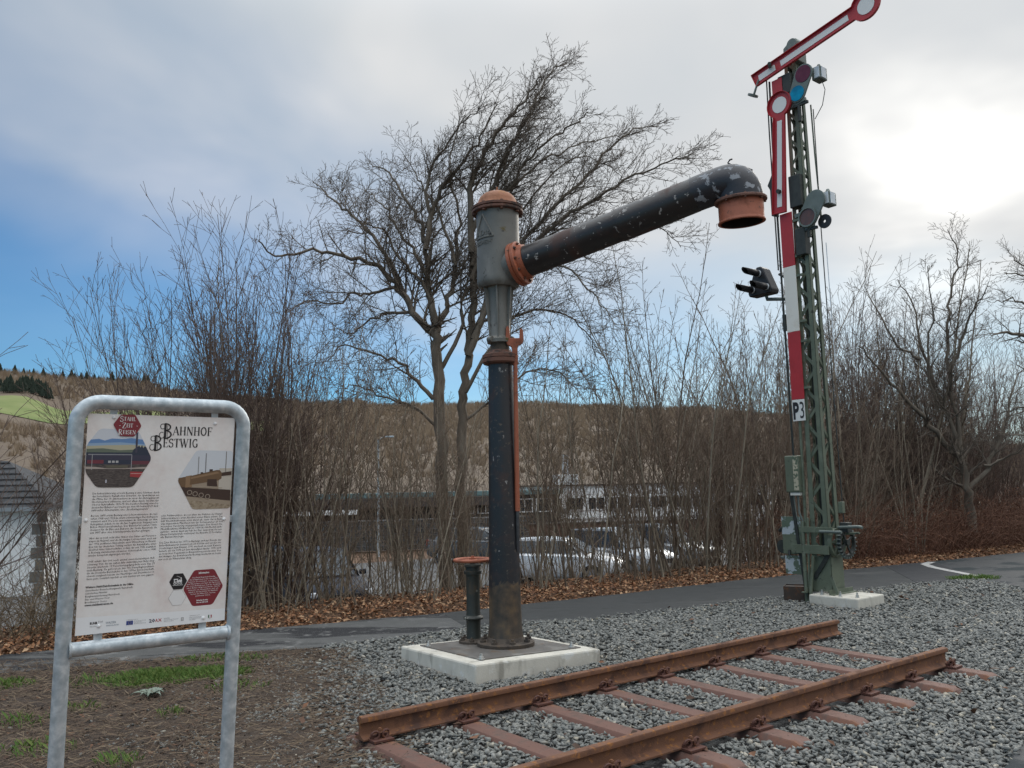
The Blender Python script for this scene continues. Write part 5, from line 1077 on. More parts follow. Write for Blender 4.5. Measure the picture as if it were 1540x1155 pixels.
# far leafless wood: every tree a fan of thin upright strokes, read as one mass
rng = np.random.default_rng(3); n = 16000
a = rng.uniform(radians(-40), radians(42), n); R = 150 + 400 * np.sqrt(rng.random(n))
md = (a < az_of(400)) & (R > 325) & (R < 447); a, R = a[~md], R[~md]
dens = vnoise(a * 20, R * .02, 9) > .12; a, R = a[dens], R[dens]; n = len(a)
x, y = R * np.sin(a), R * np.cos(a); z = hillz(R, a); h = rng.uniform(1.8, 4.2, n) * np.interp(R, [150, 300, 500], [.55, .8, 1]); k = 22
u = rng.random((n, k)); b0 = rng.uniform(0, .35, (n, k)) * h[:, None]; ang = rng.uniform(0, 2 * pi, (n, k)); sp = rng.random((n, k)) * .75 * h[:, None]
tip = np.stack([x[:, None] + np.cos(ang) * sp, y[:, None] + np.sin(ang) * sp, z[:, None] + h[:, None] * (1 - .45 * u * (sp / (.75 * h[:, None])))], -1)
base = np.stack([x[:, None] + np.cos(ang) * sp * .25, y[:, None] + np.sin(ang) * sp * .25, z[:, None] + b0 - .5], -1); wv = np.stack([np.cos(a), -np.sin(a), np.zeros(n)], -1)[:, None, :] * (.04 + .06 * rng.random((n, k, 1)))
V = np.stack([base - wv, base + wv, tip], 2).reshape(-1, 3)
MAT['farwood'] = mat('far_leafless_wood', [(0.22, 0.160, 0.107), (0.26, 0.191, 0.129), (0.305, 0.229, 0.153)], 0.02, 0.95, island=.6)
tag(link('far_wood', npmesh('far_wood', V, F3=np.arange(len(V)).reshape(-1, 3)), MAT['farwood']), 'brown leafless woodland covering the far hillside', 'woodland', kind='stuff')
# conifers on the left hillside
def conifer_proto():
    r = random.Random(4); t = thing('conifer', 'x', 'tree', (0, 0, 0)); b = MB(); n = 11; tiers = 7
    for k in range(tiers):
        z0 = .08 + .86 * k / tiers; r0 = .34 * (1 - k / tiers) ** .8 + .03; z1 = z0 + .30 * (1 - .4 * k / tiers); vs = [(0, 0, min(1.0, z1 + .04))]
        for j in range(n * 2): q_ = r0 * (1 if j % 2 else .55) * r.uniform(.8, 1.15); a_ = pi * j / n + k; vs.append((q_ * cos(a_), q_ * sin(a_), z0 - (.05 if j % 2 else 0)))
        b.add(vs, [(0, 1 + j, 1 + (j + 1) % (2 * n)) for j in range(2 * n)])
    b.obj('crown', mat('dark_conifer', [(0.014, 0.024, 0.016), (0.03, 0.045, 0.028)], .8, .9), t)
    b = MB(); b.tube([(0, 0, -.05), (0, 0, .3)], [.03, .02], 6); b.obj('trunk', MAT['bark'], t); return t
con = conifer_proto(); first = True; rr_ = random.Random(8)
def put_con(px, R, h, label, group):
    global first
    a_ = az_of(px); p = (R * sin(a_), R * cos(a_), float(hillz(np.array(R), np.array(a_))) + .3)
    if first: con.location = p; con.scale = (h,) * 3; tag(con, label, 'tree', group); first = False
    else: copy_thing(con, p, rr_.uniform(0, 6), h, label, group)
for k in range(11): put_con(-6 + k * 4.6 + rr_.uniform(-1, 1) - (0), 436 + rr_.uniform(0, 22), rr_.uniform(5, 9), 'dark conifer in the left clump above the green meadow', 'left conifer clump')
for k in range(8): put_con(44 + k * 3.6, 438 + rr_.uniform(0, 18), rr_.uniform(4.5, 8.5), 'dark conifer in the right clump above the green meadow', 'right conifer clump')
for k in range(26): put_con(-8 + k * 9 + rr_.uniform(-4, 4), 536 + rr_.uniform(0, 12), rr_.uniform(2.2, 6.5), 'small conifer standing on the left skyline', 'skyline conifers')

# ------------------------------------------------------------------ buildings beyond the parking lot
WHITE = mat('white_render', [(0.76, 0.76, 0.74), (0.82, 0.82, 0.80)], 1.5, .85, 0, .2, 40); DARKW = mat('dark_cladding', [(0.035, 0.032, 0.030), (0.06, 0.055, 0.05)], 3, .8)
GLASS = mat('window_glass', [(0.03, 0.035, 0.04)], rough=.08); ROOFD = mat('brown_flat_roof', [(0.055, 0.045, 0.042), (0.085, 0.07, 0.062)], 2, .85); FASC = mat('green_fascia', [(0.10, 0.17, 0.17), (0.14, 0.21, 0.21)], 1, .6)
def house_frame(px, Y, rotdeg, z):
    p = at(px, 740, Y); return Matrix.Translation((p.x, p.y, z)) @ Matrix.Rotation(radians(rotdeg), 4, 'Z')
def window(t, u, z, w_, h_, y, frame=WHITE, mull=1):
    b = MB(); f = .06
    for (c, s) in (((u, y - .02, z + h_ / 2 - f / 2), (w_, .07, f)), ((u, y - .02, z - h_ / 2 + f / 2), (w_, .07, f)), ((u - w_ / 2 + f / 2, y - .02, z), (f, .07, h_ - 2 * f)), ((u + w_ / 2 - f / 2, y - .02, z), (f, .07, h_ - 2 * f))): b.box(c, s)
    for k in range(mull): b.box((u - w_ / 2 + w_ * (k + 1) / (mull + 1), y - .02, z), (.05, .06, h_ - 2 * f))
    o_ = b.obj('window', frame, t); b = MB(); b.box((u, y, z), (w_ - .1, .03, h_ - .1)); b.obj('pane', GLASS, o_); return o_
# long low building with green fascia
bd = thing('low_building', 'long low dark building with green roof edge behind the bare saplings', 'building', M=house_frame(640, 50, 16, -1.4))
b = MB(); b.box((0, 3, 1.35), (17, 6, 2.7)); b.obj('wall', DARKW, bd); b = MB(); b.box((1.0, 3, 2.86), (15.4, 6.6, .30)); b.obj('roof', FASC, bd, None, .03)
b = MB(); b.box((-2.2, -.55, 2.42), (12, 1.0, .55)); b.obj('canopy', ROOFD, bd, None, .02)
for k in range(6): window(bd, 1.2 + k * 1.25, 2.05, 1.05, .85, -.02, WHITE, 1)
b = MB(); b.box((-6.2, -1.0, 1.95), (4.2, .1, .28)); b.obj('white_sign_band', WHITE, bd)
# white building
bw = thing('white_building', 'white flat-roofed building with a row of windows right of the crane', 'building', M=house_frame(905, 54, 8, -1.4))
b = MB(); b.box((1.2, 3, 1.6), (13.4, 6, 3.2)); b.obj('wall', WHITE, bw); b = MB(); b.box((1.2, 3, 3.24), (13.7, 6.3, .10)); b.obj('roof', ROOFD, bw)
for k in range(9): window(bw, -4.6 + k * 1.4, 2.05, 1.15, .85, -.02, WHITE, 1)
b = MB(); b.box((-2.1, 1.5, 3.6), (1.5, 1.4, .7)); b.obj('roof_block', WHITE, bw, None, .02); b = MB(); b.box((1.2, -.06, 1.15), (13.5, .12, .12)); b.obj('ledge', WHITE, bw)
b = MB()
for sx in (-.16, .16):
    for sy in (-.16, .16): b.tube([(-2.05 + sx, 1.5 + sy, 3.9), (-2.05 + sx, 1.5 + sy, 5.3)], .035, 5)
for k in range(6): b.box((-2.05, 1.34, 4.1 + k * .22), (.34, .03, .05)); b.box((-2.05, 1.66, 4.1 + k * .22), (.34, .03, .05))
b.obj('roof_mast', mat('pale_mast', [(0.42, 0.44, 0.46)], rough=.5), bw)
b2_ = thing('far_white_building', 'white building glimpsed through saplings between crane and signal', 'building', M=house_frame(1090, 62, 4, -1.4))
b = MB(); b.box((0, 3, 1.55), (7.2, 6, 3.1)); b.obj('wall', WHITE, b2_); b = MB(); b.box((0, 3, 3.15), (7.5, 6.3, .12)); b.obj('roof', ROOFD, b2_)
for k in range(4): window(b2_, -2.5 + k * 1.65, 1.9, 1.2, .9, -.02)
# brick wall in front of the white building
bk = thing('brown_wall', 'low brown garden wall below the white building', 'wall', M=house_frame(930, 47, 10, -1.4))
b = MB(); b.box((0, 0, .55), (14, .3, 1.1)); b.obj('wall', mat('brown_brick', [(0.10, 0.06, 0.045), (0.16, 0.09, 0.065)], 4, .9, 0, .4, 20), bk); b = MB(); b.box((0, 0, 1.13), (14.1, .4, .07)); b.obj('coping', ROOFD, bk)
# stacked dark stone cages
gb = thing('gabion_wall', 'dark stone gabion wall below the low building', 'wall', M=house_frame(610, 44, 14, -1.37))
STO = mat('gabion_stone', [(0.035, 0.035, 0.036), (0.07, 0.07, 0.07), (0.13, 0.13, 0.125)], 6, .9, 0, 1.0, 9, .08); WIRE = mat('gabion_wire', [(0.20, 0.20, 0.20)], rough=.5, metal=.3)
for k in range(11):
    for r_ in range(2):
        b = MB(); rg_ = random.Random(k * 7 + r_); b.box((-6.0 + k * 1.2, rg_.uniform(-.03, .03), .40 + r_ * .80), (1.16, .8, .76)); cg = b.obj('stone_cage', STO, gb, None, .05)
        b = MB(); u0, zz = -6.0 + k * 1.2, .40 + r_ * .80
        for q_ in range(5): b.box((u0 - .56 + q_ * .28, -.45, zz), (.02, .02, .76))
        for q_ in range(4): b.box((u0, -.45, zz - .36 + q_ * .24), (1.16, .016, .02))
        b.obj('wire_mesh', WIRE, cg)
# white house with slate roof at the left edge
wh_ = thing('white_house', 'white house with slate roof and stone quoins at the left edge', 'house', M=house_frame(72, 27, 12, -2.3))
SLATE = mat('slate_roof', [(0.025, 0.026, 0.029), (0.042, 0.043, 0.046), (0.06, 0.06, 0.064)], 5, .9, 0, .5, 14, .03); STONE = mat('quoin_stone', [(0.10, 0.10, 0.09), (0.17, 0.165, 0.15)], 4, .9)
b = MB(); b.box((-4, 3, 1.9), (8, 6, 3.8)); b.obj('wall', WHITE, wh_)
rf = MB(); rf.add([(-8.3, -.35, 3.72), (.35, -.35, 3.72), (.35, 6.35, 3.72), (-8.3, 6.35, 3.72), (-6.0, 3, 5.35), (-2.3, 3, 5.35)], [(0, 1, 5, 4), (1, 2, 5), (2, 3, 4, 5), (3, 0, 4), (0, 3, 2, 1)]); ro = rf.obj('roof', SLATE, wh_)
for k in range(8):      # courses of slates on the roof slope facing the path
    u = (k + .5) / 8; z_ = 3.72 + 1.63 * u; y_ = -.35 + 3.35 * u; x0_ = -8.3 + 2.3 * u; x1_ = .35 - 2.65 * u; b = MB(); b.bar((x0_, y_ - .02, z_ + .02), (x1_, y_ - .02, z_ + .02), .03, .05, (0, 1, 0)); b.obj('slate_course', SLATE, ro)
b = MB(); b.box((-4, -.38, 3.66), (8.7, .12, .12)); b.obj('gutter', mat('zinc_gutter', [(0.30, 0.31, 0.32)], rough=.4, metal=.4), wh_)
for k in range(9):
    w_ = .42 if k % 2 else .28; b = MB(); b.box((-w_ / 2 + .01, -.012, .35 + k * .38), (w_, .05, .34)); b.obj('quoin', STONE, wh_, None, .01)
for u in (-1.9, -4.6):
    b = MB(); poly = [(u - .42, .9), (u + .42, .9)] + [(u + .42 * cos(a_), 2.35 + .42 * sin(a_)) for a_ in [k * pi / 8 for k in range(9)]]; b.prism([(u + (p[0] - u) * 1.3, p[1] * 1.0 + (.1 if p[1] > 2 else -.08)) for p in poly], -.03, .02); fr = b.obj('window', STONE, wh_); b = MB(); b.prism(poly, -.045, -.03); b.obj('pane', GLASS, fr)
# low white annexe
an = thing('white_annexe', 'low white annexe with dark roof behind the sign', 'building', M=house_frame(150, 33, 8, -2.0))
b = MB(); b.box((0, 2, 1.15), (5.2, 4, 2.3)); b.obj('wall', WHITE, an); b = MB(); b.box((0, 2, 2.42), (5.6, 4.5, .22)); b.obj('roof', ROOFD, an); window(an, -1.2, 1.3, 1.2, .9, -.02); window(an, 1.2, 1.3, 1.2, .9, -.02)
# lamp column
for (px, Y, h_, lab) in ((569, 40, 5.6, 'slim pale lamp column left of the crane beyond the parking lot'),):
    p = at(px, 740, Y); lp = thing('lamp_column', lab, 'lamp post', (p.x, p.y, -1.4)); b = MB(); b.tube([(0, 0, 0), (0, 0, 1), (0, 0, h_)], [.07, .055, .04], 8); b.obj('column', MAT['galv'], lp, 60); b = MB(); b.tube([(0, 0, h_ - .05), (.25, -.1, h_ + .1), (.55, -.2, h_ + .12)], .03, 8); b.obj('arm', MAT['galv'], lp, 60); b = MB(); b.box((.62, -.23, h_ + .11), (.34, .16, .08)); b.obj('lamp_head', MAT['galv'], lp, None, .02)

# ------------------------------------------------------------------ parked cars
TYRE = mat('tyre', [(0.012, 0.012, 0.012)], rough=.8); RIM = mat('alloy', [(0.35, 0.35, 0.36)], rough=.35, metal=.7); CGL = mat('car_glass', [(0.02, 0.028, 0.035)], rough=.05); LIGHT = mat('headlight', [(0.62, 0.64, 0.66)], rough=.1); REDL = mat('tail_light', [(0.25, 0.01, 0.012)], rough=.2); PLATE = mat('number_plate_white', [(0.7, 0.7, 0.68)], rough=.5)
def car(px, Y, rot, label, colour, kind='suv', zg=-1.395, rough=.25):
    p = at(px, 740, Y); t = thing('parked_car', label, 'car', (p.x, p.y, zg), radians(rot), 'cars in the lower parking lot')
    hh = 1.62 if kind == 'suv' else 1.46; Lh = 2.15; paintm = mat('car_paint_' + label.split()[0], [colour], rough=rough, metal=.2); paintm.node_tree.nodes['Principled BSDF'].inputs['Specular IOR Level'].default_value = .3
    # body lower: lofted sections along x (front = +x): (x, half width, z low, z high)
    secs = [(-2.15, .62, .42, .80), (-2.10, .74, .30, .92), (-1.85, .86, .24, .98), (-1.2, .90, .22, 1.0), (0, .91, .22, .99), (.9, .91, .22, .97), (1.5, .88, .24, .90), (1.95, .80, .28, .80), (2.12, .68, .34, .70), (2.16, .58, .42, .62)]
    b = MB(); vs = []; n = 10
    for (x, w_, z0, z1) in secs:
        zm = (z0 + z1) / 2; vs += [(x, -w_ * .86, z0), (x, -w_ * .98, z0 + .1), (x, -w_, zm), (x, -w_ * .97, z1 - .07), (x, -w_ * .86, z1), (x, w_ * .86, z1), (x, w_ * .97, z1 - .07), (x, w_, zm), (x, w_ * .98, z0 + .1), (x, w_ * .86, z0)]
    k = len(secs); b.add(vs, [(i * n + j, i * n + (j + 1) % n, (i + 1) * n + (j + 1) % n, (i + 1) * n + j) for i in range(k - 1) for j in range(n)] + [tuple(range(n)), tuple((k - 1) * n + j for j in range(n))]); body = b.obj('body', paintm, t, 45)
    xr = -1.95 if kind == 'suv' else -1.75
    gh = [(xr, .70, .97), (xr + .28, .60, hh - .05), (-.6, .60, hh), (.35, .58, hh - .03), (1.15, .70, .93)]      # greenhouse outline: x, half width, z
    b = MB(); vs = []
    for (x, w_, z_) in gh: vs += [(x, -w_, z_), (x, w_, z_)]
    base = [(xr, -.78, .95), (xr, .78, .95), (1.2, .78, .90), (1.2, -.78, .90)]
    b.add(vs, [(0, 1, 3, 2), (2, 3, 5, 4), (4, 5, 7, 6), (6, 7, 9, 8)]); 
    b.add([(gh[0][0], -.78, .96), (gh[1][0], -.60, hh - .05), (-.6, -.60, hh), (.35, -.58, hh - .03), (1.15, -.78, .92)], [(0, 1, 2, 3, 4)]); b.add([(gh[0][0], .78, .96), (gh[1][0], .60, hh - .05), (-.6, .60, hh), (.35, .58, hh - .03), (1.15, .78, .92)], [(0, 1, 2, 3, 4)])
    b.obj('cabin', paintm, t, 30)
    # glass set just proud of the cabin
    b = MB(); b.add([(1.10, -.63, .985), (1.10, .63, .985), (.43, .53, hh - .075), (.43, -.53, hh - .075)], [(0, 1, 2, 3)]); o_ = b.obj('windscreen', CGL, t); o_.location = (.018, 0, .018)
    b = MB(); b.add([(xr + .03, -.62, 1.04), (xr + .03, .62, 1.04), (xr + .24, .52, hh - .12), (xr + .24, -.52, hh - .12)], [(0, 1, 2, 3)]); o_ = b.obj('rear_window', CGL, t); o_.location = (-.02, 0, .012)
    for s in (-1, 1):
        for (x0, x1, x2, x3) in ((-.52, .98, .36, -.52), (xr + .18, -.58, -.58, xr + .38)):
            y0, y1 = s * .775, s * .615; b = MB(); b.add([(x0, y0, 1.01), (x1, y0, 1.0), (x2, y1, hh - .09), (x3, y1, hh - .09)], [(0, 1, 2, 3)]); o_ = b.obj('side_window', CGL, t); o_.location = (0, s * .022, .01)
        for x in (-1.32, 1.32):
            M = Matrix.Translation((x, s * .82, .33)) @ Matrix.Rotation(pi / 2, 4, 'X'); b = MB(); b.lathe([(.20, -.10), (.31, -.105), (.33, -.08), (.33, .08), (.31, .105), (.20, .10)], 20, M); w_ = b.obj('wheel', TYRE, t, 40); b = MB(); b.lathe([(.20, -.108), (.205, .108)], 16, M); b.obj('rim', RIM, w_, 40)
        b = MB(); b.box((2.03, s * .60, .66), (.16, .30, .13), Matrix.Rotation(-s * .35, 3, 'Z')); b.obj('headlight', LIGHT, t, None, .03); b = MB(); b.box((-2.08, s * .66, .86), (.08, .16, .28)); b.obj('tail_light', REDL, t, None, .02)
        b = MB(); b.box((.75, s * .98, 1.02), (.10, .18, .13)); b.obj('mirror', paintm, t, None, .03)
    b = MB(); b.box((2.155, 0, .58), (.04, .8, .16)); b.obj('grille', MAT['black'], t, None, .01); b = MB(); b.box((2.17, 0, .44), (.03, .52, .115)); b.obj('number_plate', PLATE, t); b = MB(); b.box((2.12, 0, .30), (.06, 1.1, .12)); b.obj('bumper', MAT['black'], t, None, .02)
    return t
car(478, 22.0, -60, 'dark blue car behind the saplings right of the sign', (0.010, 0.015, 0.028), 'suv', rough=.55)
car(405, 25.5, -55, 'blue grey car behind the sign frame partly hidden by shrubs', (0.06, 0.09, 0.13), 'hatch')
car(838, 27.5, -20, 'white hatchback just right of the crane column', (0.70, 0.71, 0.72), 'hatch')
car(925, 29.5, -50, 'silver van-like car second right of the crane column', (0.42, 0.44, 0.46), 'suv')
car(990, 32, -50, 'grey car farthest right behind dense saplings', (0.20, 0.21, 0.22), 'suv')
car(718, 36, -20, 'grey car glimpsed between tree trunk and crane column', (0.12, 0.13, 0.14), 'hatch')
# ------------------------------------------------------------------ bare trees and shrubs
def tubes(polys, name, sides_of=lambda r: 3 if r < .02 else (5 if r < .06 else 8)):
    """polys: list of (points, radii); vectorised tube mesh"""
    groups = {}
    for P_, r_ in polys: groups.setdefault((len(P_), sides_of(r_[0])), []).append((P_, r_))
    Vs, Fs, off = [], [], 0
    for (k, n), lst in groups.items():
        Pn = np.array([p for p, _ in lst], float); rn = np.array([r for _, r in lst], float); m_ = len(lst)
        T_ = np.empty_like(Pn); T_[:, 1:-1] = Pn[:, 2:] - Pn[:, :-2]; T_[:, 0] = Pn[:, 1] - Pn[:, 0]; T_[:, -1] = Pn[:, -1] - Pn[:, -2]; T_ /= np.linalg.norm(T_, axis=-1, keepdims=True) + 1e-9
        ref = np.where(np.abs(T_[:, :1, 2:3]) > .9, np.array([[[1., 0, 0]]]), np.array([[[0, 0, 1.]]])); ref = np.broadcast_to(ref, T_.shape)
        Nn = np.cross(T_, ref); Nn /= np.linalg.norm(Nn, axis=-1, keepdims=True) + 1e-9; B_ = np.cross(T_, Nn); an_ = np.arange(n) * 2 * pi / n
        W = Pn[:, :, None, :] + rn[:, :, None, None] * (Nn[:, :, None, :] * np.cos(an_)[:, None] + B_[:, :, None, :] * np.sin(an_)[:, None])
        Vs.append(W.reshape(-1, 3)); i_ = np.arange(k - 1)[:, None] * n; j_ = np.arange(n)[None]; j2 = (j_ + 1) % n
        f = np.stack([i_ + j_, i_ + j2, i_ + n + j2, i_ + n + j_], -1).reshape(-1, 4); Fs.append((f[None] + (np.arange(m_) * k * n)[:, None, None] + off).reshape(-1, 4)); off += m_ * k * n
    return npmesh(name, np.concatenate(Vs), F4=np.concatenate(Fs))
def rv(r): return Vector((r.gauss(0, 1), r.gauss(0, 1), r.gauss(0, 1)))
def grow(out, r, p, d, L_, r0, lvl, spec):
    """one branch with its children; spec per level: (segments, wander, tropism, children per m, child angle, child length ratio, first fraction)"""
    seg, wan, trop, cpm, ang, clr, ff = spec[lvl]; pts = [p.copy()]; d = d.normalized(); dirs = [d.copy()]
    for k in range(seg):
        d = (d + rv(r) * wan + trop * (L_ / seg) * 1.0).normalized(); p = p + d * (L_ / seg); pts.append(p.copy()); dirs.append(d.copy())
    rad = [max(spec['rmin'], r0 * (1 - .80 * k / seg)) for k in range(seg + 1)]; out.append((pts, rad, lvl))
    if lvl + 1 in spec:
        nch = cpm * L_; nch = int(nch) + (1 if r.random() < nch % 1 else 0); sd_ = r.choice((-1, 1)); pk = d.orthogonal().normalized()
        for c in range(nch):
            u = ff + (1 - ff) * (c + r.random() * .9) / max(1, nch); u = min(u, .985); i = min(seg - 1, int(u * seg)); f = u * seg - i; q_ = pts[i].lerp(pts[i + 1], f); dd = dirs[i + 1]
            a = c * 2.4 + r.uniform(-.6, .6); o_ = dd.orthogonal().normalized(); b_ = dd.cross(o_); side = o_ * cos(a) + b_ * sin(a); an = radians(r.gauss(ang, 9))
            grow(out, r, q_, dd * cos(an) + side * sin(an), L_ * clr * (1.15 - .75 * u) * r.uniform(.6, 1.25), max(spec['rmin'], r0 * (1 - .8 * u) * .62), lvl + 1, spec)
def tree_obj(name, out, split, mt, mc, parent, loc=None):
    tr = [(p, r_) for p, r_, l in out if l < split]; cr = [(p, r_) for p, r_, l in out if l >= split]
    link('trunk', tubes(tr, 'trunk'), mt, parent, 180); link('crown', tubes(cr, 'crown'), mc, parent, 180)

# --- the big wind-shaped tree behind the crane
TY = 16.0; rt = random.Random(21)
guides = [  # photo pixel polylines with depth offset at the tip, start and end radius
    ([(672, 925), (666, 760), (663, 645), (657, 550), (655, 500), (656, 489)], -.1, .130, .092),
    ([(700, 925), (694, 760), (695, 647), (698, 586), (704, 538), (709, 489), (711, 428), (710, 380)], .3, .112, .062),
    ([(656, 500), (639, 490), (615, 460), (593, 424), (564, 398), (513, 384), (469, 376), (422, 384), (388, 362)], -1.2, .090, .012),
    ([(656, 489), (648, 453), (644, 416), (640, 369), (629, 329), (607, 296), (585, 262), (560, 250)], .8, .085, .010),
    ([(640, 375), (651, 315), (669, 278), (698, 242), (724, 205), (748, 156)], -.6, .060, .010),
    ([(659, 485), (673, 460), (682, 416), (685, 380), (690, 320), (676, 250), (690, 190)], 1.3, .070, .010),
    ([(611, 450), (578, 380), (542, 336), (516, 311), (490, 290), (470, 272)], 1.0, .055, .009),
    ([(597, 430), (560, 441), (535, 442), (498, 456), (460, 452), (430, 470)], -1.6, .038, .008),
    ([(710, 380), (707, 296), (711, 264), (738, 213), (771, 169), (800, 133), (815, 115)], -.3, .075, .010),
    ([(709, 350), (738, 289), (764, 224), (789, 180), (807, 144), (833, 104), (852, 96)], .9, .055, .009),
    ([(711, 340), (735, 310), (767, 278), (800, 235), (833, 205), (869, 180), (885, 168)], -1.2, .050, .009),
    ([(704, 535), (719, 496), (740, 440), (789, 360), (836, 311), (884, 264), (916, 224), (956, 195), (990, 190)], 1.2, .075, .009),
    ([(712, 510), (745, 440), (804, 365), (844, 329), (898, 296), (953, 264), (1007, 242), (1036, 236)], -.9, .065, .008),
    ([(745, 445), (800, 400), (850, 380), (898, 366), (953, 340), (992, 342), (1024, 372)], .4, .040, .007),
    ([(735, 470), (790, 410), (840, 398), (876, 424), (905, 455), (925, 490)], -1.4, .036, .007),
    ([(700, 590), (740, 520), (790, 470), (840, 470), (880, 500), (900, 545)], 1.4, .045, .007),
    ([(652, 600), (629, 574), (600, 547), (560, 530), (520, 520), (485, 545)], .8, .050, .008),
    ([(660, 560), (690, 500), (700, 440), (735, 390), (770, 340), (820, 270), (870, 235), (920, 250)], 1.6, .05, .008),
    ([(644, 420), (625, 380), (600, 350), (585, 318), (566, 300), (548, 285)], 1.5, .045, .008),
    ([(650, 330), (640, 290), (650, 250), (672, 215), (700, 180), (725, 160)], -1.3, .045, .008),
    ([(655, 480), (640, 430), (610, 400), (580, 350), (560, 340), (535, 330)], -1.9, .045, .008),
    ([(685, 400), (672, 350), (650, 300), (630, 270), (612, 240)], .2, .04, .008),
    ([(709, 420), (725, 370), (750, 310), (790, 265), (830, 235), (880, 215), (930, 205)], 1.9, .05, .008),
    ([(710, 400), (730, 330), (750, 270), (770, 215), (795, 170), (815, 140)], 1.6, .05, .008),
    ([(622, 470), (590, 470), (560, 480), (530, 500), (500, 495)], 1.2, .04, .008),
    ([(690, 640), (740, 600), (790, 560), (840, 560), (870, 590)], -.9, .035, .007),
    ([(655, 640), (620, 610), (580, 600), (540, 580), (505, 590)], -1.1, .035, .007)]
out = []
wind = Vector((.14, 0, .10))
gs = {'rmin': .0036, 0: (6, .10, Vector((.05, 0, .10)), 4.2, 42, .50, .12), 1: (4, .11, Vector((.22, 0, .16)), 9.0, 38, .50, .08), 2: (3, .16, Vector((.0, 0, .5)), 10.5, 45, .6, .10), 3: (2, .2, Vector((0, 0, 1.0)), 0, 0, 0, 0)}
for gi, (px, dY, ra, rb) in enumerate(guides):
    n = len(px); P_ = []
    for i, (x, y) in enumerate(px):
        u = i / (n - 1); P_.append(at(x, y, TY + dY * u * u))
    # smooth resample
    pts = []
    for i in range(n - 1):
        p0 = P_[max(0, i - 1)]; p1 = P_[i]; p2 = P_[i + 1]; p3 = P_[min(n - 1, i + 2)]
        for k in range(4):
            t = k / 4; pts.append(.5 * ((2 * p1) + (p2 - p0) * t + (2 * p0 - 5 * p1 + 4 * p2 - p3) * t * t + (3 * p1 - p0 - 3 * p2 + p3) * t ** 3))
    pts.append(P_[-1]); m_ = len(pts)
    for i in range(1, m_ - 1): pts[i] = pts[i] + rv(rt) * .025 * min(1, i / 6)
    rad = [ra + (rb - ra) * (i / (m_ - 1)) ** .8 for i in range(m_)]; out.append((pts, rad, 0))
    L_ = sum((pts[i + 1] - pts[i]).length for i in range(m_ - 1))
    if gi < 2: st = .62
    else: st = .14
    nch = int(L_ * (7.2 if gi >= 2 else 2.4))
    for c in range(nch):
        u = st + (1 - st) * (c + rt.random()) / nch; u = min(.985, u); i = min(m_ - 2, int(u * (m_ - 1))); q_ = pts[i].lerp(pts[i + 1], u * (m_ - 1) - i); dd = (pts[i + 1] - pts[i]).normalized()
        o_ = dd.orthogonal().normalized(); b_ = dd.cross(o_); a = c * 2.4 + rt.uniform(-.5, .5); an = radians(rt.gauss(38, 10)); side = o_ * cos(a) + b_ * sin(a)
        d0 = dd * cos(an) + side * sin(an) + Vector((.28, 0, .12)); grow(out, rt, q_, d0, rt.uniform(.55, 1.35) * (1.25 - .65 * u) * (1 if gi >= 2 else .7), max(.007, rad[i] * .42), 1, gs)
rb_ = at(684, 925, TY); big = thing('big_bare_tree', 'large leafless wind-swept tree behind the water crane', 'tree', (rb_.x, rb_.y, rb_.z))
out = [([p - rb_ for p in pts], r_, l) for pts, r_, l in out]
tree_obj('big', out, 1, MAT['bark'], MAT['twig'], big)
NTW = len(out)

# --- generic shapes
def sapling(seed, H, r0, mt, mc, tw=1.0, fork=0):
    r = random.Random(seed); out = []; sp = {'rmin': .0035, 0: (9, .045, Vector((0, 0, .12)), 0, 0, 0, 0)}
    stems = 1 + fork
    for s in range(stems):
        p = Vector((r.uniform(-.04, .04), r.uniform(-.04, .04), -.35)); d = Vector((r.gauss(0, .13 + .12 * (s > 0)), r.gauss(0, .13 + .12 * (s > 0)), 1)); Hh = (H + .35) * (1 if s == 0 else r.uniform(.6, .9)); pts = [p]; dirs = []
        for k in range(11):
            d = (d + rv(r) * .075 + Vector((0, 0, .04))).normalized(); p = p + d * Hh / 11; pts.append(p); dirs.append(d)
        rr = r0 * (1 if s == 0 else .75); rad = [max(.004, rr * (1 - .88 * k / 11)) for k in range(12)]; out.append((pts, rad, 0))
        s2 = {'rmin': .0034, 1: (4, .07, Vector((0, 0, .22)), 4.6 * tw, 40, .42, .15), 2: (3, .10, Vector((0, 0, .3)), 3.0 * tw, 42, .5, .2), 3: (2, .1, Vector((0, 0, .3)), 0, 0, 0, 0)}
        nb = int(Hh * 4.6 * tw)
        for c in range(nb):
            u = .32 + .67 * (c + r.random()) / nb; i = min(10, int(u * 11)); q_ = pts[i].lerp(pts[i + 1], u * 11 - i); a = c * 2.4 + r.uniform(-.5, .5); an = radians(r.gauss(38, 8)); dd = dirs[i]; o_ = dd.orthogonal().normalized(); b_ = dd.cross(o_)
            grow(out, r, q_, dd * cos(an) + (o_ * cos(a) + b_ * sin(a)) * sin(an), r.uniform(.35, 1.0) * (1.25 - .95 * u) * H / 5, max(.004, rad[i] * .5), 1, s2)
    return out
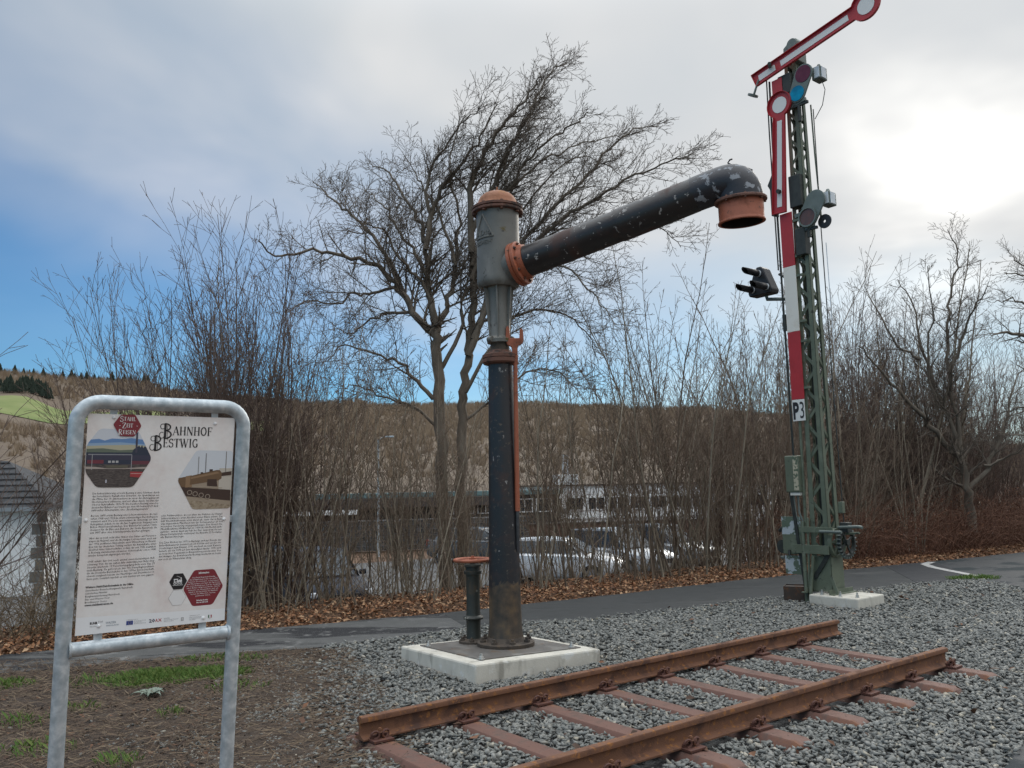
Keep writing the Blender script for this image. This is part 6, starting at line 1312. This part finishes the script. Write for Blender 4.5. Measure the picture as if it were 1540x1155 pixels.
def shrub(seed, H, n, spread, r0, tw=1.0):
    r = random.Random(seed); out = []
    for s in range(n):
        a = r.uniform(0, 2 * pi); t = r.random() ** .7 * spread; d = Vector((sin(t) * cos(a), sin(t) * sin(a), cos(t))); p = Vector((cos(a) * .22 * r.random(), sin(a) * .22 * r.random(), -.3)); h = H * r.uniform(.6, 1.05)
        sp = {'rmin': .0034, 0: (8, .05, Vector((0, 0, .10)), 2.6 * tw, 27, .40, .22), 1: (5, .06, Vector((0, 0, .16)), 3.2 * tw, 30, .42, .15), 2: (3, .09, Vector((0, 0, .2)), 2.0 * tw, 35, .5, .2), 3: (2, .1, Vector((0, 0, .2)), 0, 0, 0, 0)}
        grow(out, r, p, d, h + .3, r0 * r.uniform(.6, 1.1), 0, sp)
    return out
def proto(name, out, mt, mc):
    t = bpy.data.objects.new(name, None); t['category'] = 'tree'; tree_obj(name, out, 1, mt, mc, t); return t
S_, ST = MAT['sap'], MAT['sap_twig']
saps = [sapling(100 + k, h, r_, S_, ST, tw, fk) for k, (h, r_, tw, fk) in enumerate(((5.6, .023, 1.1, 0), (5.0, .019, 1.0, 1), (4.4, .016, 1.1, 0), (6.2, .027, 1.0, 0), (4.8, .018, 1.2, 2), (3.6, .012, .9, 0), (3.0, .011, .9, 1), (5.3, .017, .9, 0)))]
shr = [shrub(200 + k, h, n, sp, r_, tw) for k, (h, n, sp, r_, tw) in enumerate(((3.4, 10, .40, .018, .8), (2.6, 12, .55, .013, .9), (4.2, 8, .32, .022, .8)))]
haz = [shrub(300 + k, h, n, sp, r_, 1.0) for k, (h, n, sp, r_) in enumerate(((6.0, 16, .36, .030), (5.4, 18, .42, .026), (6.6, 13, .30, .032)))]
M_SAP = [(link('trunk', tubes([(p, r_) for p, r_, l in o if l < 1], 'trunk'), S_, None, 180).data, tubes([(p, r_) for p, r_, l in o if l >= 1], 'crown')) for o in saps]
M_SHR = [(tubes([(p, r_) for p, r_, l in o if l < 1], 'trunk'), tubes([(p, r_) for p, r_, l in o if l >= 1], 'crown')) for o in shr]
M_HAZ = [(tubes([(p, r_) for p, r_, l in o if l < 1], 'trunk'), tubes([(p, r_) for p, r_, l in o if l >= 1], 'crown')) for o in haz]
for o in [o for o in C.objects if o.name.startswith('trunk') and o.parent is None]: bpy.data.objects.remove(o)
M_SAP2 = [(a.copy(), c.copy()) for a, c in M_SAP]
for a, c in M_SAP2: a.materials.clear(); c.materials.clear()
for lst, a_, c_ in ((M_SAP2, MAT['sap_b'], MAT['sap_twig_b']), (M_SAP, S_, ST), (M_SHR, MAT['sap'], ST), (M_HAZ, MAT['hazel'], MAT['hazel_twig'])):
    for (m1_, m2_) in lst:
        m1_.shade_smooth(); m2_.shade_smooth()
        if not m1_.materials: m1_.materials.append(a_)
        if not m2_.materials: m2_.materials.append(c_)
def plant(name, meshes, x, y, rot, scale, label, cat, group, tilt=(0, 0)):
    z = float(gz(np.array(x), np.array(y))); t = bpy.data.objects.new(name, None); C.objects.link(t); t.location = (x, y, z); t.rotation_euler = (tilt[0], tilt[1], rot); t.scale = (scale,) * 3; tag(t, label, cat, group)
    link('trunk', meshes[0], None, t); link('crown', meshes[1], None, t); return t
rp = random.Random(77)
def gpt(px, Y): return ((px - 770) / FPX * Y * 1.0, Y)
def fedge(x): return float(np.interp(x, [p[0] for p in FA + FB[1:] + FC[1:] + FD[1:]], [p[1] for p in FA + FB[1:] + FC[1:] + FD[1:]]))
zones = [  # px range, count, sapling kinds, height scale, label
    (375, 560, 26, (0, 1, 2, 3, 5, 6, 7), (.75, 1.05), 'between sign and big tree', 'saplings between sign and big tree'),
    (560, 735, 40, (1, 2, 4, 5, 6, 7), (.65, 1.0), 'around the big tree trunk', 'saplings around the big tree'),
    (785, 960, 48, (0, 1, 2, 4, 5, 6, 7), (.72, 1.08), 'right of the crane column', 'saplings right of the crane'),
    (960, 1205, 92, (0, 1, 2, 3, 4, 7), (.85, 1.15), 'in the thicket left of the signal', 'saplings left of the signal'),
    (1225, 1345, 26, (1, 2, 4, 7), (.8, 1.05), 'just right of the signal mast', 'saplings right of the signal')]
ORD = ('first', 'second', 'third', 'fourth', 'fifth', 'sixth', 'seventh', 'eighth', 'ninth', 'tenth')
KIND = ['tall straight', 'two-stemmed', 'straight mid-height', 'stout tall', 'three-stemmed', 'thin short', 'thin forked', 'thin tall']
for (p0, p1, n, kinds, hs, lab, grp) in zones:
    for k in range(n):
        px = p0 + (p1 - p0) * (k + rp.random()) / n; Yf = fedge((px - 770) / FPX * 14); Yb = None
        sdep = rp.choice((.9, 1.3, 1.8, 2.4, 3.2, 4.0)) + rp.uniform(-.3, .3)
        # walk out along the view ray until the wanted distance behind the path edge
        Y = 9.0
        while sdist((px - 770) / FPX * Y, Y) < sdep: Y += .05
        x = (px - 770) / FPX * Y; kk = rp.choice(kinds); row = 'front-row' if sdep < 1.55 else ('mid-row' if sdep < 2.9 else 'back-row'); full = KIND[kk] + ' ' + row + ' bare sapling ' + lab; br = rp.random() < (.30 if p0 < 900 else .55); full = ('brown ' if br else 'pale ') + full; plant('sapling', (M_SAP2 if br else M_SAP)[kk], x, Y, rp.uniform(0, 6.28), rp.uniform(*hs), full, 'tree', full.replace(' bare sapling', ' saplings'), (rp.gauss(0, .05), rp.gauss(0, .05)))
for (p0, p1, n, lab, grp) in ((380, 730, 6, 'low bare shrub left of the crane, %s of six from the left', 'bank shrubs left of the crane'), (785, 1195, 9, 'low bare shrub between crane and signal, %s of nine from the left', 'bank shrubs right of the crane'), (1230, 1420, 7, 'bare shrub right of the signal, %s of seven from the left', 'bank shrubs right of the signal')):
    for k in range(n):
        px = p0 + (p1 - p0) * (k + rp.random()) / n; Y = 9.0; sdep = rp.uniform(1.0, 3.4)
        while sdist((px - 770) / FPX * Y, Y) < sdep: Y += .05
        plant('bare_shrub', M_SHR[rp.randrange(3)], (px - 770) / FPX * Y, Y, rp.uniform(0, 6.28), rp.uniform(.7, 1.1), lab % ORD[k], 'shrub', grp)
# purple-brown hazels behind the sign
for k, (px, sd_, sc2) in enumerate(((165, 3.0, .50), (210, 1.9, .66), (255, 3.2, .80), (300, 1.7, .76), (330, 3.6, .92), (372, 1.9, .84), (405, 3.0, .95), (440, 4.0, .92), (100, 2.4, .42))):
    Y = 8.0
    while sdist((px - 770) / FPX * Y, Y) < sd_: Y += .05
    plant('hazel_shrub', M_HAZ[k % 3], (px - 770) / FPX * Y, Y, rp.uniform(0, 6.28), sc2, ('purple-brown bare shrub clump behind the sign, %s from the left' % ('first', 'second', 'third', 'fourth', 'fifth', 'sixth', 'seventh', 'eighth', '')[k] if px > 120 else 'short purple-brown bare shrub clump left of the sign'), 'shrub', 'hazels behind the sign' if px > 120 else None)
# twiggy shrub at the left edge, long arching shoots
r = random.Random(9); out = []
sp = {'rmin': .0036, 0: (9, .05, Vector((.02, 0, .02)), 1.6, 30, .35, .25), 1: (4, .07, Vector((0, 0, .1)), 1.6, 35, .5, .2), 2: (2, .1, Vector((0, 0, .1)), 0, 0, 0, 0)}
eb = Vector((-6.95, 9.95, 0)); eb.z = float(gz(np.array(eb.x), np.array(eb.y)))
for k in range(22):
    d = Vector((r.uniform(-.35, .95), r.uniform(-.3, .3), r.uniform(.7, 1.5))); grow(out, r, Vector((r.uniform(-.3, .3), r.uniform(-.3, .3), -.1)), d, r.uniform(1.6, 4.2), r.uniform(.008, .014), 0, sp)
t = thing('arching_shrub', 'bare shrub with long arching shoots at the left edge', 'shrub', eb); tree_obj('x', out, 1, MAT['hazel'], MAT['hazel_twig'], t)
# --- trees on the right
def right_tree(base_px, Y, guides_, seed, name, label, dens=4.6, mt=MAT['bark'], mc=MAT['twig'], lens=(.5, 1.2)):
    r = random.Random(seed); out = []
    for (px, dY, ra, rb) in guides_:
        n = len(px); P_ = [at(x, y, Y + dY * (i / (n - 1)) ** 2) for i, (x, y) in enumerate(px)]; pts = []
        for i in range(n - 1):
            p0 = P_[max(0, i - 1)]; p1 = P_[i]; p2 = P_[i + 1]; p3 = P_[min(n - 1, i + 2)]
            for k in range(4): t = k / 4; pts.append(.5 * ((2 * p1) + (p2 - p0) * t + (2 * p0 - 5 * p1 + 4 * p2 - p3) * t * t + (3 * p1 - p0 - 3 * p2 + p3) * t ** 3))
        pts.append(P_[-1]); m_ = len(pts)
        for i in range(1, m_ - 1): pts[i] = pts[i] + rv(r) * .03
        rad = [ra + (rb - ra) * (i / (m_ - 1)) ** .8 for i in range(m_)]; out.append((pts, rad, 0)); L_ = sum((pts[i + 1] - pts[i]).length for i in range(m_ - 1)); nch = int(L_ * dens)
        for c in range(nch):
            u = .16 + .83 * (c + r.random()) / nch; i = min(m_ - 2, int(u * (m_ - 1))); q_ = pts[i].lerp(pts[i + 1], u * (m_ - 1) - i); dd = (pts[i + 1] - pts[i]).normalized(); o_ = dd.orthogonal().normalized(); b_ = dd.cross(o_); a = c * 2.4 + r.uniform(-.5, .5); an = radians(r.gauss(42, 9))
            grow(out, r, q_, dd * cos(an) + (o_ * cos(a) + b_ * sin(a)) * sin(an) + Vector((.05, 0, .08)), r.uniform(*lens) * (1.2 - .6 * u), max(.006, rad[i] * .42), 1, gs)
    b0 = at(*base_px, Y); t = thing(name, label, 'tree', b0); tree_obj(name, [([p - b0 for p in pts], r_, l) for pts, r_, l in out], 1, mt, mc, t)
right_tree((1462, 800), 20.5, [
    ([(1462, 800), (1455, 740), (1440, 690), (1400, 640), (1360, 600), (1325, 555), (1290, 520)], -1.0, .13, .012),
    ([(1448, 700), (1430, 640), (1410, 590), (1385, 520), (1372, 460), (1350, 420)], .8, .07, .010),
    ([(1445, 690), (1440, 640), (1428, 560), (1425, 490), (1432, 430), (1440, 380), (1425, 345)], .3, .07, .010),
    ([(1428, 560), (1450, 500), (1470, 455), (1490, 430)], -.8, .05, .008), ([(1455, 740), (1490, 690), (1510, 640), (1520, 590), (1545, 540)], .9, .07, .009),
    ([(1385, 540), (1350, 520), (1320, 470), (1300, 430)], .9, .045, .008), ([(1480, 700), (1520, 685), (1560, 650)], -.6, .04, .008), ([(1410, 620), (1395, 560), (1400, 480), (1395, 400)], -1.2, .05, .008)], 31, 'spreading_bare_tree', 'spreading leafless tree above the brambles at right', 5.0)
right_tree((1640, 820), 19, [
    ([(1640, 820), (1630, 700), (1610, 600), (1585, 540), (1550, 510), (1515, 500), (1490, 505)], -.8, .16, .010), ([(1612, 610), (1600, 540), (1570, 480), (1530, 450), (1495, 455)], .7, .08, .008), ([(1605, 580), (1600, 500), (1580, 440), (1545, 415), (1510, 410)], -.5, .08, .008), ([(1595, 480), (1570, 420), (1540, 400), (1518, 385)], .4, .05, .008), ([(1620, 640), (1580, 620), (1540, 610), (1500, 625)], .9, .05, .008), ([(1630, 690), (1590, 670), (1545, 655), (1500, 650)], -.7, .05, .008), ([(1620, 650), (1640, 500), (1650, 400)], .5, .1, .01)], 33, 'edge_bare_tree', 'leafless tree reaching in from the right edge', 3.6)
# tall pale whips right of the signal
M_TALL = []
for k, h in enumerate((7.4, 6.6)):
    o = sapling(400 + k, h, .050, S_, ST, 1.3, 0); M_TALL.append((tubes([(p, r_) for p, r_, l in o if l < 1], 'trunk'), tubes([(p, r_) for p, r_, l in o if l >= 1], 'crown')))
    for m_, mm in zip(M_TALL[-1], (S_, ST)): m_.shade_smooth(); m_.materials.append(mm)
for k, (px, sd_, sc2) in enumerate(((1276, 2.6, 1.05), (1302, 3.5, 1.12), (1340, 2.2, 1.10), (1352, 3.2, 1.15), (1382, 2.8, 1.08), (1245, 3.4, 1.0), (1410, 3.6, .9), (1290, 1.8, .9), (1322, 2.9, 1.05))):
    Y = 12.0
    while sdist((px - 770) / FPX * Y, Y) < sd_: Y += .05
    plant('tall_sapling', M_TALL[k % 2], (px - 770) / FPX * Y, Y, rp.uniform(0, 6), sc2, 'tall straight pale-stemmed young tree right of the signal, %s from the left' % ('second', 'fourth', 'sixth', 'seventh', 'eighth', 'first', 'ninth', 'third', 'fifth')[k], 'tree', 'tall young trees right of the signal', (rp.gauss(0, .03), rp.gauss(0, .03)))
# darker twiggy bushes behind the brambles
for k, (px, sd_, sc2) in enumerate(((1238, 4.2, 1.2), (1275, 5.0, 1.3), (1310, 4.4, 1.15), (1360, 5.2, 1.3), (1405, 4.6, 1.1), (1450, 5.4, 1.2), (1490, 4.2, 1.0), (1530, 5.0, 1.05), (1175, 4.6, 1.1), (1120, 4.8, 1.08), (1060, 5.2, 1.0), (1260, 2.9, 1.0), (1330, 3.1, 1.05), (1390, 3.0, 1.0), (1440, 3.2, .95), (1500, 3.0, .85))):
    Y = 12.0
    while sdist((px - 770) / FPX * Y, Y) < sd_: Y += .05
    side = 'behind the brambles at right' if px > 1220 else 'behind the saplings left of the signal'
    plant('dark_bush', M_HAZ[(k + 1) % 3], (px - 770) / FPX * Y, Y, rp.uniform(0, 6), sc2, 'dark twiggy bare bush ' + side + ', %s from the left' % ('first', 'second', 'third', 'fourth', 'fifth', 'sixth', 'seventh', 'eighth', 'third', 'second', 'first', 'nearer first', 'nearer second', 'nearer third', 'nearer fourth', 'nearer fifth')[k], 'shrub', 'dark bushes ' + side)
# --- brambles and undergrowth: masses nobody could count
rng = np.random.default_rng(41)
def canes(n, region, h, l, seed, rmin=.0035, rmax=.007, arch=1.0):
    rg_ = random.Random(seed); polys = []
    for _ in range(n):
        x, y = region(rg_); z = float(gz(np.array(x), np.array(y))) - .03; p = Vector((x, y, z)); a = rg_.uniform(0, 2 * pi); d = Vector((cos(a) * .7, sin(a) * .7, rg_.uniform(.5, 1.6))).normalized(); Lc = rg_.uniform(*l); pts = [p]; r0 = rg_.uniform(rmin, rmax)
        for k in range(6): d = (d + rv(rg_) * .14 + Vector((0, 0, -.20 * arch * k / 3))).normalized(); p = p + d * Lc / 6; p.z = max(p.z, z + .02); pts.append(p)
        polys.append((pts, [r0 * (1 - .1 * k) for k in range(7)]))
    return polys
def reg_bramble(g):
    t = g.uniform(14.2, 32); s = .55 + abs(g.gauss(0, 1.5)); return (-5.68 + .861 * t - .508 * s, 9.32 + .508 * t + .861 * s)
MAT['bramble'] = mat('bramble_cane', [(0.085, 0.036, 0.022), (0.145, 0.064, 0.037), (0.205, 0.105, 0.064)], 2.5, .85, island=.6)
pb = canes(5600, reg_bramble, 1.2, (.8, 2.2), 5)
me = tubes(pb, 'bramble', lambda r_: 3); o = link('brambles', me, MAT['bramble']); tag(o, 'tangled reddish brown bramble thicket right of the signal', 'brambles', kind='stuff')
n = 16000; tt = rng.uniform(14.2, 32, n); ss = .5 + np.abs(rng.normal(0, 1.5, n)); xb = -5.68 + .861 * tt - .508 * ss; yb = 9.32 + .508 * tt + .861 * ss; zb_ = gz(xb, yb) + rng.random(n) ** 1.1 * 1.35 * np.clip(ss * .9, .25, 1) * (.7 + .5 * vnoise(xb * 1.2, yb * 1.2, 8))
V, F = scatter(LEAF, np.stack([xb, yb, zb_], 1), rng.uniform(.014, .034, n), 1.2, rng)
MAT['bram_leaf'] = mat('bramble_dead_leaf', [(0.07, 0.029, 0.017), (0.14, 0.058, 0.030), (0.22, 0.10, 0.05)], 3, .85, island=.8)
tag(link('bramble_leaves', npmesh('bramble_leaves', V, F3=F), MAT['bram_leaf']), 'small dead red brown leaves in the bramble thicket', 'leaves', kind='stuff')
def reg_bank(g):
    t = g.uniform(-3, 15.5); s = .7 + abs(g.gauss(0, 1.9)); return (-5.68 + .861 * t - .508 * s, 9.32 + .508 * t + .861 * s)
pu = canes(900, reg_bank, 1.5, (.7, 2.4), 6, .003, .0065, .35)
o = link('undergrowth', tubes(pu, 'undergrowth', lambda r_: 3), mat('undergrowth_twig', [(0.13, 0.09, 0.06), (0.21, 0.155, 0.105), (0.29, 0.225, 0.155)], 2, .9, island=.6)); tag(o, 'fine dry undergrowth stems on the bank', 'undergrowth', kind='stuff')
def reg_left(g):
    t = g.uniform(-8, 2.5); s = .5 + abs(g.gauss(0, 1.2)); return (-5.68 + .861 * t - .508 * s, 9.32 + .508 * t + .861 * s)
o = link('left_undergrowth', tubes(canes(1500, reg_left, 1.2, (.6, 1.7), 7, .003, .006, .7), 'left_undergrowth', lambda r_: 3), mat('left_undergrowth_twig', [(0.09, 0.062, 0.035), (0.15, 0.105, 0.06), (0.22, 0.165, 0.10)], 2, .9, island=.6)); tag(o, 'dry straw-coloured weeds behind the sign along the path', 'undergrowth', kind='stuff')
